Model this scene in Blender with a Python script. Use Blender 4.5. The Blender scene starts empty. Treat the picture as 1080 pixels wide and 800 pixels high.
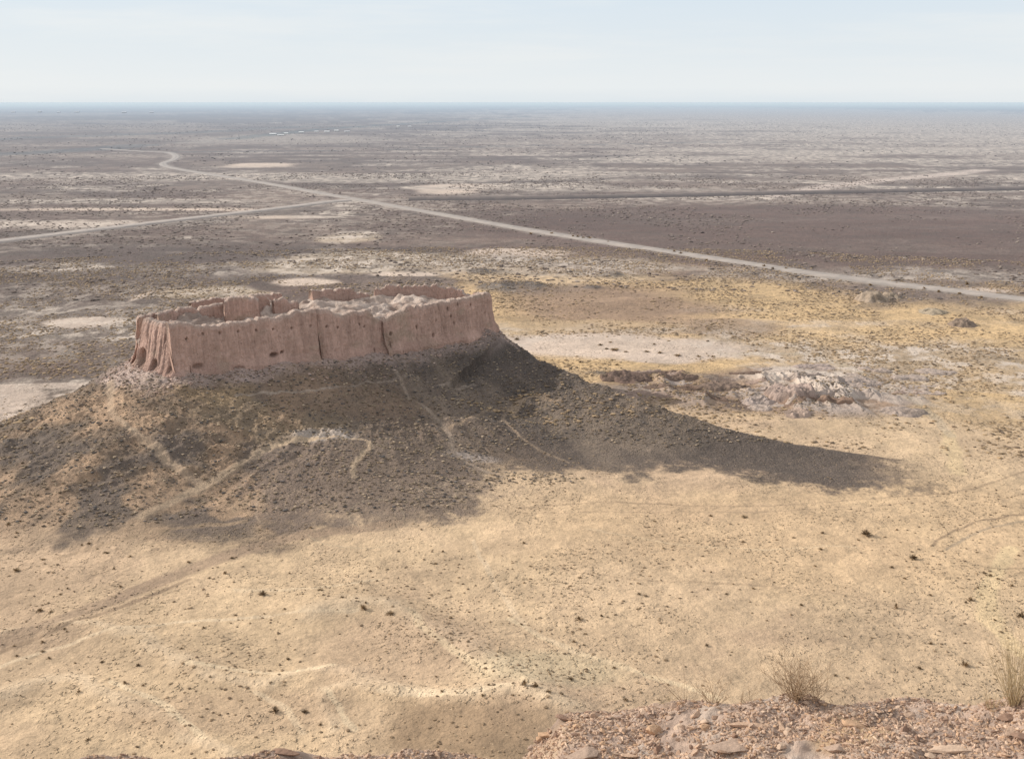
import bpy, math, random, time
import numpy as np
T0 = time.time()
random.seed(7); RNG = np.random.default_rng(11)
sc = bpy.context.scene
COL = sc.collection
H = 80.0; F = 1158.0; PITCH = math.radians(14.2)
CP, SP = math.cos(PITCH), math.sin(PITCH)

# ------------------------------------------------------------------ survey helpers (sight lines -> ground points)
def ray(px, py):
    return (px-540.0), F*CP+(400.0-py)*SP, -F*SP+(400.0-py)*CP
def at(px, py, z=0.0):
    x, y, zz = ray(px, py); t = (H-z)/-zz
    return (x*t, y*t)
def z_of(py, Y):                      # height of the sight line of row py at depth Y
    x, y, zz = ray(540, py)
    return H+zz*Y/y
def on_line(px, py, A, B):            # where a sight line's vertical plane meets the ground line A-B
    x, y, _ = ray(px, py); k = x/y
    den = (B[0]-A[0])-k*(B[1]-A[1]); s = (k*A[1]-A[0])/den
    return (A[0]+s*(B[0]-A[0]), A[1]+s*(B[1]-A[1]))

# ------------------------------------------------------------------ noise
def _h(ix, iy, seed):
    n = (ix.astype(np.int64)*374761393+iy.astype(np.int64)*668265263+seed*1442695041) & 0xffffffff
    n = ((n ^ (n >> 13))*1274126177) & 0xffffffff
    n = ((n ^ (n >> 16))*1103515245) & 0xffffffff
    return ((n ^ (n >> 15)) & 0xffffff)/float(0xffffff)
def vn(x, y, seed=0):
    x = np.asarray(x, float); y = np.asarray(y, float)
    ix = np.floor(x); iy = np.floor(y); fx = x-ix; fy = y-iy
    u = fx*fx*fx*(fx*(fx*6-15)+10); v = fy*fy*fy*(fy*(fy*6-15)+10)
    a = _h(ix, iy, seed); b = _h(ix+1, iy, seed); c = _h(ix, iy+1, seed); d = _h(ix+1, iy+1, seed)
    return (a*(1-u)+b*u)*(1-v)+(c*(1-u)+d*u)*v      # 0..1
def fbm(x, y, o=4, seed=0, g=.5):
    s = 0; a = 1; t = 0
    ca, sa = .8, .6
    for k in range(o):
        s = s+a*vn(x, y, seed+k*17); t += a; a *= g
        x, y = (x*ca-y*sa)*2.03+13.7, (x*sa+y*ca)*2.03+5.1
    return s/t
def ridged(x, y, o=4, seed=0):
    s = 0; a = 1; t = 0
    for k in range(o):
        s = s+a*(1-np.abs(2*vn(x, y, seed+k*31)-1)); t += a; a *= .5
        x, y = (x*.8-y*.6)*2.1+3.3, (x*.6+y*.8)*2.1+9.1
    return s/t
def ss(a, b, x):
    t = np.clip((x-a)/(b-a), 0, 1); return t*t*(3-2*t)

def seg_dist(X, Y, P, val=None, closed=False):
    """distance to polyline P, plus interpolated val and arc length"""
    best = np.full(X.shape, 1e9); bv = np.zeros(X.shape); bs = np.zeros(X.shape); L = 0
    n = len(P)
    for i in range(n if closed else n-1):
        ax, ay = P[i][:2]; bx, by = P[(i+1) % n][:2]
        dx, dy = bx-ax, by-ay; l2 = dx*dx+dy*dy
        t = np.clip(((X-ax)*dx+(Y-ay)*dy)/l2, 0, 1)
        d = np.hypot(X-ax-t*dx, Y-ay-t*dy); m = d < best
        best = np.where(m, d, best)
        if val is not None:
            bv = np.where(m, val[i]+(val[(i+1) % n]-val[i])*t, bv)
        bs = np.where(m, L+t*math.sqrt(l2), bs); L += math.sqrt(l2)
    return best, bv, bs
def near_dist(X, Y, P, lim):
    out = np.full(X.shape, 1e9); P = np.array(P)
    for i in range(0, len(P)-1, 6):
        Q = P[i:i+7]; x0, y0 = Q.min(0)[:2]-lim; x1, y1 = Q.max(0)[:2]+lim
        m = (X > x0) & (X < x1) & (Y > y0) & (Y < y1)
        if m.any(): out[m] = np.minimum(out[m], seg_dist(X[m], Y[m], [tuple(q) for q in Q])[0])
    return out
def inside(X, Y, P):
    r = np.zeros(X.shape, bool); n = len(P)
    for i in range(n):
        ax, ay = P[i][:2]; bx, by = P[(i+1) % n][:2]
        if ay == by: continue
        c = ((ay > Y) != (by > Y)) & (X < (bx-ax)*(Y-ay)/(by-ay)+ax); r ^= c
    return r
def spline(P, step):
    out = []; n = len(P)
    for i in range(n-1):
        p0 = P[max(i-1, 0)]; p1 = P[i]; p2 = P[i+1]; p3 = P[min(i+2, n-1)]
        k = max(2, int(math.dist(p1[:2], p2[:2])/step))
        for j in range(k):
            t = j/k
            out.append(tuple(.5*(2*b+(c-a)*t+(2*a-5*b+4*c-d)*t*t+(3*b-a-3*c+d)*t**3) for a, b, c, d in zip(p0, p1, p2, p3)))
    out.append(tuple(P[-1])); return out

# ------------------------------------------------------------------ mesh helpers
def mesh_np(name, V, Fq, cols=None, mask=None, smooth=True):
    """V (n,3), Fq (m,k) polygons of k corners"""
    me = bpy.data.meshes.new(name); V = np.asarray(V, np.float32)
    me.vertices.add(len(V)); me.vertices.foreach_set('co', V.ravel())
    if not isinstance(Fq, list): Fq = [Fq]
    Fq = [np.asarray(f, np.int32) for f in Fq if len(f)]
    nl = sum(f.size for f in Fq); npoly = sum(len(f) for f in Fq)
    me.loops.add(nl); me.loops.foreach_set('vertex_index', np.concatenate([f.ravel() for f in Fq]))
    me.polygons.add(npoly)
    tot = np.concatenate([np.full(len(f), f.shape[1], np.int32) for f in Fq])
    st = np.concatenate([[0], np.cumsum(tot)[:-1]]).astype(np.int32)
    me.polygons.foreach_set('loop_start', st)
    me.polygons.foreach_set('use_smooth', np.full(npoly, smooth))
    me.update(calc_edges=True)
    for nm, a in (('col', cols), ('mask', mask)):
        if a is not None:
            at_ = me.color_attributes.new(nm, 'FLOAT_COLOR', 'POINT')
            a = np.asarray(a, np.float32)
            if a.shape[1] == 3: a = np.concatenate([a, np.ones((len(a), 1), np.float32)], 1)
            at_.data.foreach_set('color', a.ravel())
    return me
def grid_faces(nr, nc):
    i = np.arange(nr-1)[:, None]*nc+np.arange(nc-1)[None, :]
    i = i.ravel()
    return np.stack([i, i+1, i+nc+1, i+nc], 1)
def link(name, me, mat=None, parent=None, **props):
    o = bpy.data.objects.new(name, me); COL.objects.link(o)
    if mat and me and not me.materials: me.materials.append(mat)
    if parent: o.parent = parent
    for k, v in props.items(): o[k] = v
    return o
def thing(name, label, cat, loc=(0, 0, 0), group=None):
    o = link(name, None, label=label, category=cat); o.location = loc
    if group: o['group'] = group
    return o

# ------------------------------------------------------------------ materials
HAZE = (.375, .46, .57)  # aerial haze, mixed into surface colours with distance from the camera
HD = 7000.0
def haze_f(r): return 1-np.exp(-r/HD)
class NT:
    def __init__(s, name):
        s.m = bpy.data.materials.new(name); s.m.use_nodes = True; s.t = s.m.node_tree
        s.b = s.t.nodes['Principled BSDF']; s.b.inputs['Specular IOR Level'].default_value = .12
        s.b.inputs['Roughness'].default_value = .95
    def n(s, typ, **kw):
        nd = s.t.nodes.new(typ)
        for k, v in kw.items():
            if k.startswith('i_'):
                key = k[2:]; key = int(key) if key.isdigit() else key.replace('_', ' ')
                if hasattr(v, 'is_linked'): s.t.links.new(v, nd.inputs[key])
                else: nd.inputs[key].default_value = v
            else: setattr(nd, k, v)
        return nd
    def math(s, op, a, b=0., c=None, clamp=False):
        nd = s.n('ShaderNodeMath', operation=op, use_clamp=clamp)
        for i, v in enumerate((a, b) if c is None else (a, b, c)):
            if hasattr(v, 'is_linked'): s.t.links.new(v, nd.inputs[i])
            else: nd.inputs[i].default_value = v
        return nd.outputs[0]
    def step(s, x, a, b):
        nd = s.n('ShaderNodeMapRange', interpolation_type='SMOOTHSTEP')
        s.t.links.new(x, nd.inputs[0]); nd.inputs[1].default_value = a; nd.inputs[2].default_value = b
        return nd.outputs[0]
    def mix(s, f, a, b, mode='MIX'):
        nd = s.n('ShaderNodeMix', data_type='RGBA', blend_type=mode)
        for k, v in ((0, f), (6, a), (7, b)):
            if hasattr(v, 'is_linked'): s.t.links.new(v, nd.inputs[k])
            else: nd.inputs[k].default_value = v if k == 0 or len(v) == 4 else (*v, 1)
        return nd.outputs[2]
    def noise(s, vec, scale, detail=4, rough=.55, stretch=None):
        if stretch:
            mp = s.n('ShaderNodeMapping'); s.t.links.new(vec, mp.inputs[0]); mp.inputs['Scale'].default_value = stretch; vec = mp.outputs[0]
        nd = s.n('ShaderNodeTexNoise', i_Scale=scale, i_Detail=detail, i_Roughness=rough)
        s.t.links.new(vec, nd.inputs['Vector']); return nd.outputs[0]
    def out(s, col, bump=None, dist=1.0, strength=1.0):
        if hasattr(col, 'is_linked'): s.t.links.new(col, s.b.inputs['Base Color'])
        else: s.b.inputs['Base Color'].default_value = (*col, 1)
        if bump is not None:
            bp = s.n('ShaderNodeBump', i_Distance=dist, i_Strength=strength); s.t.links.new(bump, bp.inputs['Height'])
            s.t.links.new(bp.outputs[0], s.b.inputs['Normal'])
        return s.m

def ground_material():
    s = NT('desert_ground'); pos = s.n('ShaderNodeNewGeometry').outputs['Position']
    c = s.n('ShaderNodeVertexColor', layer_name='col'); mk = s.n('ShaderNodeVertexColor', layer_name='mask')
    sp = s.n('ShaderNodeSeparateColor'); s.t.links.new(mk.outputs[0], sp.inputs[0])
    S, P, G = sp.outputs[0], sp.outputs[1], sp.outputs[2]; A = mk.outputs['Alpha']
    col = c.outputs[0]
    # broad tone
    for sc_, amt, st in ((.9, .30, None), (.16, .34, None), (.03, .34, (1, 1.6, 1)), (.006, .4, (.5, 1.2, 1))):
        n = s.noise(pos, sc_, 5, .6, st)
        f = s.math('MULTIPLY_ADD', n, amt*2, 1-amt)
        g = s.n('ShaderNodeCombineColor'); [s.t.links.new(f, g.inputs[i]) for i in range(3)]
        col = s.mix(1.0, col, g.outputs[0], 'MULTIPLY')
    # dark low scrub, three sizes
    for sc_, lo, hi, ch in ((1.1, .55, .68, .55), (.28, .53, .64, .55), (.06, .50, .62, .5)):
        n = s.noise(pos, sc_, 3, .6)
        m = s.math('MULTIPLY', s.step(n, lo, hi), s.math('MULTIPLY', S, ch))
        col = s.mix(m, col, (.10, .078, .062))
    n = s.noise(pos, 2.3, 3, .6); m = s.math('MULTIPLY', s.step(n, .58, .68), s.math('MULTIPLY', A, .2)); col = s.mix(m, col, (.20, .15, .10))
    n = s.noise(pos, 7., 4, .7); f = s.math('MULTIPLY_ADD', s.math('MULTIPLY', s.math('SUBTRACT', n, .5), A), .9, 1.0); g = s.n('ShaderNodeCombineColor'); [s.t.links.new(f, g.inputs[i]) for i in range(3)]; col = s.mix(1.0, col, g.outputs[0], 'MULTIPLY')
    n = s.noise(pos, 5.5, 3, .6); m = s.math('MULTIPLY', s.step(n, .5, .7), s.math('MULTIPLY', A, .25)); col = s.mix(m, col, (.24, .18, .12))
    # pale speckle (bare silt between the scrub)
    n = s.noise(pos, .085, 4, .65, (1, .8, 1)); m = s.math('MULTIPLY', s.step(n, .47, .58), P)
    col = s.mix(m, col, (.66, .55, .46))
    n = s.noise(pos, .5, 3, .65); m = s.math('MULTIPLY', s.step(n, .54, .66), s.math('MULTIPLY', P, .6))
    col = s.mix(m, col, (.56, .47, .38))
    # stones
    v = s.n('ShaderNodeTexVoronoi', i_Scale=3.2); s.t.links.new(pos, v.inputs['Vector'])
    rnd = s.n('ShaderNodeSeparateColor'); s.t.links.new(v.outputs['Color'], rnd.inputs[0])
    m = s.math('MULTIPLY', s.step(rnd.outputs[0], .35, 1.0), s.math('MULTIPLY', G, .62))
    col = s.mix(m, col, (.055, .048, .045))
    m = s.math('MULTIPLY', s.step(rnd.outputs[1], .86, .97), s.math('MULTIPLY', G, .45))
    col = s.mix(m, col, (.30, .25, .21))
    # relief
    b1 = s.noise(pos, 1.6, 6, .65); b2 = s.noise(pos, .35, 4, .6)
    hgt = s.math('ADD', s.math('MULTIPLY', b1, s.math('MULTIPLY_ADD', G, .65, .17)), s.math('MULTIPLY', b2, s.math('MULTIPLY_ADD', S, .9, .35)))
    nb = s.math('MULTIPLY', s.step(s.noise(pos, 1.25, 2, .5), .56, .72), s.step(s.noise(pos, .045, 3, .6), .44, .58))
    hgt = s.math('ADD', hgt, s.math('MULTIPLY', nb, .34))
    col = s.mix(s.math('MULTIPLY', s.math('MULTIPLY', nb, A), .3), col, (.27, .19, .12))
    hgt = s.math('MULTIPLY', hgt, A)
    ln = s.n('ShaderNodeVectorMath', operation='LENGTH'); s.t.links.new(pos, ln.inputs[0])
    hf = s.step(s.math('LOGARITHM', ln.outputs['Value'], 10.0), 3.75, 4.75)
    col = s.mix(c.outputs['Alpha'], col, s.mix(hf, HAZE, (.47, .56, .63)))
    return s.out(col, hgt, 1.0, 1.0)
def attr_material(name, dark=None, bumps=(8, .03), var=.25, scale=2.0, rough=.95):
    s = NT(name); pos = s.n('ShaderNodeNewGeometry').outputs['Position']
    c = s.n('ShaderNodeVertexColor', layer_name='col')
    n = s.noise(pos, scale, 6, .6); f = s.math('MULTIPLY_ADD', n, var*2, 1-var)
    g = s.n('ShaderNodeCombineColor'); [s.t.links.new(f, g.inputs[i]) for i in range(3)]
    col = s.mix(1.0, c.outputs[0], g.outputs[0], 'MULTIPLY')
    return s.out(col, s.noise(pos, bumps[0], 6, .65), bumps[1])
def plain_material(name, a, b, scale=3., bump=(10, .02)):
    s = NT(name); pos = s.n('ShaderNodeNewGeometry').outputs['Position']
    n = s.noise(pos, scale, 5, .6)
    return s.out(s.mix(s.step(n, .35, .65), a, b), s.noise(pos, bump[0], 5, .6), bump[1])
M_GROUND = ground_material()

# ------------------------------------------------------------------ the fort's plan
C = (-80.6, 254.5); RR = (-5.4, 306.1)
FRONT = [(184, 394), (201, 394), (234, 390), (271, 384), (303, 380.5), (340, 378.5), (371, 377), (414, 368.5), (442, 363.5), (475, 359), (500, 353.5), (520, 349)]
front_base = []
for px, py in FRONT:
    X, Y = on_line(px, py, C, RR); front_base.append((X, Y, z_of(py, Y)))
FB = front_base
left_base = [(-96.5, 279, 16.5), (-97, 270, 16.3), (-93.5, 263.5, z_of(387, 263.5)), (-88.0, 258.8, z_of(391, 258.8))]
right_base = [(-5.5, 311, 17.5), (-11, 318, 18)]
back_base = [(-24, 322, 18), (-41, 321, 18), (-57, 312, 18), (-72, 304, 17.5), (-86, 294, 17)]
OUT = left_base+front_base+right_base+back_base        # whole footprint, counter-clockwise seen from above
ZB = [p[2] for p in OUT]
# right-hand ridge of the hill
RA, RB, RC = (-6, 307), (38, 262), (92, 238)
ridge = [(-8, 305, 17.8)]
for px, py in [(530, 356), (545, 366), (570, 381), (600, 394), (640, 411), (680, 424), (720, 437), (760, 449), (810, 460), (860, 470), (920, 481)]:
    X, Y = on_line(px, py, RA, RB)
    if X > 38: X, Y = on_line(px, py, RB, RC)
    zz_ = z_of(py, Y); ridge.append((X, Y, max(.1, zz_*(1-.15*float(ss(640, 860, np.array(float(px))))))))
ridge.append((90, 239, 0.1))
RZ = [p[2] for p in ridge]

bumps = []    # (x, y, rx, ry, h) low rises on the plain
def rise(px, py, rx, ry, h):
    x, y = at(px, py); a = abs(at(px+rx, py)[0]-x); b = abs(at(px, py-ry)[1]-at(px, py+ry)[1])/2
    bumps.append((x, y, a, b, h))
rise(525, 306, 24, 5, 3.2); rise(560, 303, 20, 4, 2.0); rise(505, 289, 22, 3, 2.2); rise(645, 293, 17, 3, 2.6)
rise(625, 305, 12, 2, 1.4); rise(600, 322, 40, 4, 1.5); rise(690, 318, 40, 4, 1.6); rise(640, 399, 22, 3, 1.8)
rise(430, 297, 30, 3, 2.0)
bad_c = at(800, 413); bad_w = (abs(at(985, 413)[0]-bad_c[0]), (at(800, 388)[1]-at(800, 438)[1])/2)

# near dune crests and gullies on the sand (polylines by survey)
def pl(*p): return spline([at(a, b) for a, b in p], 3)
crest = [(pl((330, 650), (400, 640), (440, 660), (492, 690), (540, 722), (600, 762)), 1.1, 5),
         (pl((0, 668), (100, 662), (200, 705), (290, 722), (350, 712), (420, 738), (540, 742), (575, 752)), .8, 3.2),
         (pl((0, 735), (60, 716), (130, 742), (200, 770), (240, 795)), .7, 3),
         (pl((350, 775), (345, 735), (420, 738)), .5, 2.2)]

def camhill(X, Y):
    r = np.hypot(X, Y)
    wob = (fbm(X/14, Y/14, 3, 71)-.5)*1.2
    d = r-9.3
    z = np.where(d < 0, 72.4, np.where(d < 15, 72.4-d*1.35, 72.4-15*1.35-(d-15)*.93))
    return z+np.where(d > 4, wob*np.clip((d-4)/10, 0, 2), 0)

def hill_reach(x, y):
    ang = np.arctan2(y-283, x+45)
    return 27+42*ss(.04, .55, -np.sin(ang))+(vn(ang*2.4+20, ang*0, 3)-.5)*12
def height(X, Y, fine=True):
    r = np.hypot(X, Y); k = ss(900, 420, r)
    Z = (fbm(X/70, Y/70, 3, 1)-.5)*2.2*k*ss(100, 160, r)
    Z = Z+(fbm(X/16, Y/16, 4, 5)-.5)*.8*ss(700, 300, r)
    Z = Z+(fbm(X/260, Y/260, 3, 9)-.5)*.8*ss(400, 900, r)*ss(3000, 1500, r)
    m = (r > 100) & (r < 620)
    x, y = X[m], Y[m]; z = Z[m]
    # hill
    d, zb, s = seg_dist(x, y, OUT, ZB, True); ins = inside(x, y, OUT)
    d = np.where(ins, 0, d)
    ang = np.arctan2(y-283, x+45)
    L = hill_reach(x, y)
    t = np.clip(d/L, 0, 1)
    rill = (ridged(ang*7+.03*d+.5*vn(x/12, y/12, 41), d/45, 4, 40)-.55)
    g = (1-t)**1.38
    lip = np.exp(-d/2.6)*0
    z1 = zb*g+rill*1.7*np.sin(np.pi*np.clip(t, 0, 1))*ss(0, .12, t)+lip
    dr, zr, s2 = seg_dist(x, y, ridge, RZ)
    # which side of the ridge
    near = y < np.interp(x, [p[0] for p in ridge], [p[1] for p in ridge])
    Lr = np.where(near, 12+zr*3.6, 3+zr*1.5)
    tr = np.clip(dr/Lr, 0, 1)
    rill2 = ridged(s2/9+dr/50, dr/40+s2/60, 3, 57)-.55
    z2 = zr*(1-tr)**1.9+rill2*1.3*np.sin(np.pi*tr)*np.clip(zr/8, 0, 1)
    kk = 1.2
    hz = np.maximum(z1, z2)+kk*.25*np.clip(1-np.abs(z1-z2)/kk, 0, 1)**2
    # low gravel apron below the middle of the hill
    ax, ay = at(395, 505, 2)
    e = np.exp(-(((x-ax)/21)**2+((y-ay)/17)**2)**1.4)*3.6
    ex, ey = at(600, 500, 2)
    e = e+np.exp(-(((x-ex)/24)**2+((y-ey)/9)**2)**1.2)*1.2
    hillness = ss(0, 2.0, np.maximum(hz, e))
    z = z*(1-.7*ss(3, 12, hz))+np.maximum(hz, 0)+e
    z = z+((ridged(x/9, y/7, 5, 81)-.5)*1.7+(fbm(x/2.2, y/2.2, 4, 83, .6)-.5)*1.0)*ss(1.2, 7, hz)*np.where(ins, 0, 1)
    # low rises and badlands
    for bx, by, a, b, hh in bumps:
        q = ((x-bx)/a)**2+((y-by)/b)**2
        z = z+hh*np.exp(-q)*(.7+.6*fbm(x/6, y/6, 3, 91))
    q = np.sqrt(((x-bad_c[0])/bad_w[0])**2+((y-bad_c[1])/bad_w[1])**2)+(fbm(x/25, y/25, 2, 33)-.5)*.5
    mb = ss(1.05, .6, q)
    rd = ridged(x/10, y/22, 5, 12)
    z = z+mb*(np.clip(rd-.5, 0, 1)**1.2*6.0*(.5+fbm(x/30, y/30, 2, 3))-.3)
    # dunes
    for P, hh, w in crest:
        dd = near_dist(x, y, P, 28)
        z = z+hh*np.exp(-(dd/w)**1.3)*ss(230, 190, np.hypot(x, y))
    z = z+ss(150, 108, np.hypot(x, y))*ss(10, -12, np.abs(x+2)-8)*1.8
    z = z+(fbm(x/3.2, y/3.2, 3, 15)-.5)*.22+(fbm(x/.9, y/.9, 2, 16)-.5)*.07
    Z[m] = z
    Zc = camhill(X, Y)
    return np.where(r < 110, np.maximum(Z, Zc), Z)

# ------------------------------------------------------------------ colouring of the plain
def ell(X, Y, px, py, rx, ry, n=None, soft=.3):
    x, y = at(px, py); a = abs(at(px+rx, py)[0]-x); b = abs(at(px, max(py-ry, 109))[1]-at(px, py+ry)[1])/2
    q = np.sqrt(((X-x)/a)**2+((Y-y)/b)**2)
    if n is not None: q = q+n
    return ss(1+soft, 1-soft, q)
ROAD_A = [(108, 157), (150, 159.5), (178, 161), (186, 165), (182, 169), (172, 173), (186, 178), (260, 190), (350, 206), (385, 212), (470, 227), (560, 243), (700, 265), (850, 288), (1000, 307), (1120, 322)]
ROAD_B = [(-60, 262), (0, 255), (100, 243), (200, 231), (300, 219.5), (350, 213), (385, 211), (450, 210.5), (540, 210), (700, 207), (900, 203), (1080, 199.5), (1160, 197)]
roadA = spline([at(*p) for p in ROAD_A], 12); roadB = spline([at(*p) for p in ROAD_B], 12)
TRACKS = [  # (pixels, half width m, tint, amount)
 ([(0, 678), (100, 642), (190, 605), (300, 570), (420, 555)], 1.5, (.40, .28, .19), .9),
 ([(0, 686), (110, 648), (200, 612)], .5, (.34, .235, .155), .85),
 ([(550, 538), (640, 532), (720, 534), (850, 531), (940, 524), (1020, 518), (1080, 500)], .24, (.36, .25, .16), .7),
 ([(570, 543), (700, 541), (860, 537), (960, 530)], .18, (.40, .28, .18), .6),
 ([(540, 655), (600, 690), (700, 722), (760, 740)], .5, (.72, .55, .36), .9),
 ([(500, 570), (520, 615), (560, 665), (610, 695)], .35, (.68, .51, .34), .8),
 ([(1080, 545), (1040, 548), (1000, 562), (985, 575)], .22, (.32, .22, .14), .9),
 ([(1080, 552), (1050, 556), (1015, 568), (1000, 580)], .3, (.32, .25, .18), .6),
 ([(1065, 580), (1048, 610), (1040, 640), (1056, 668), (1080, 690)], 1.3, (.70, .52, .31), .9),
 ([(1000, 455), (1005, 480), (1010, 500)], 1.6, (.70, .52, .31), .9),
 ([(0, 700), (120, 668), (240, 655), (330, 652), (380, 648)], .35, (.72, .55, .37), .8),
 ([(250, 624), (330, 622), (352, 619), (400, 612)], .5, (.70, .53, .35), .8),
 ([(120, 720), (180, 752), (215, 782)], .5, (.74, .57, .38), .9),
 ([(270, 735), (300, 752), (318, 775)], .35, (.72, .55, .37), .7),
 ([(200, 706), (290, 717), (350, 709)], .35, (.74, .57, .38), .9),
 ([(400, 740), (460, 744), (540, 741)], .6, (.76, .58, .39), .9),
 ([(345, 735), (358, 752), (372, 775)], .4, (.74, .57, .38), .8),
 ([(60, 590), (160, 566), (260, 552)], .6, (.40, .28, .18), .6),
 ([(560, 600), (680, 615), (820, 618), (960, 640)], .3, (.40, .28, .18), .5),
 ([(620, 560), (760, 578), (900, 575)], .3, (.68, .51, .33), .5),
 ([(1000, 590), (1040, 600), (1080, 602)], .25, (.34, .24, .15), .6),
 ([(430, 650), (470, 690), (520, 720), (560, 738)], .6, (.72, .55, .36), .7),
 ([(760, 372), (860, 376), (930, 405), (975, 430), (1003, 460)], 1.2, (.50, .41, .30), .45)]
HTRACKS = [  # trodden paths on the hill: pixel, assumed height
 ([(118, 412, 12), (116, 430, 11), (124, 455, 8), (150, 480, 5), (180, 503, 3), (215, 520, 2)], .85, (.48, .35, .24), .85),
 ([(150, 552, .5), (215, 520, 2), (255, 498, 3), (290, 478, 4.5), (330, 465, 6)], 1.2, (.50, .37, .25), .85),
 ([(330, 466, 6), (390, 470, 5.5), (375, 490, 5), (372, 510, 3)], .6, (.46, .34, .23), .9),
 ([(470, 430, 10), (510, 408, 12), (555, 396, 11), (590, 408, 9)], .6, (.38, .27, .18), .95),
 ([(414, 372, 17), (432, 395, 14), (470, 432, 9), (482, 470, 5), (530, 500, 2)], .55, (.38, .29, .22), .9),
 ([(555, 396, 11), (530, 420, 9), (560, 445, 7), (600, 470, 4)], .5, (.36, .26, .18), .85),
 ([(250, 415, 13), (330, 398, 15), (420, 380, 16), (500, 366, 17)], .5, (.36, .28, .22), .8)]
def arc(cx, cy, a, b, t0, t1): return [(cx+a*math.cos(t), cy+b*math.sin(t), 1.5) for t in np.linspace(t0, t1, 8)]
for i in range(7):
    HTRACKS.append((arc(302+i*6, 537-(i%2)*3, 33-i*4.3, 16-i*2.0, 2.5+.25*(i%3), 4.3+.3*(i%4)), .15, (.46, .34, .24), .6))
for i in range(4):
    HTRACKS.append((arc(450, 520-2*i, 40-i*7, 13-i*2.5, -1.2, 1.9), .17, (.48, .36, .25), .75))
HTRACKS.append((arc(398, 541, 30, 11, 0, 6.28), .12, (.50, .41, .28), .45))
HTRACKS.append((arc(378, 556, 52, 14, .3, 3.0), .12, (.50, .41, .28), .45))
HTRACKS.append((arc(430, 500, 60, 22, .3, 1.9), .12, (.44, .35, .25), .45))

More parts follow.
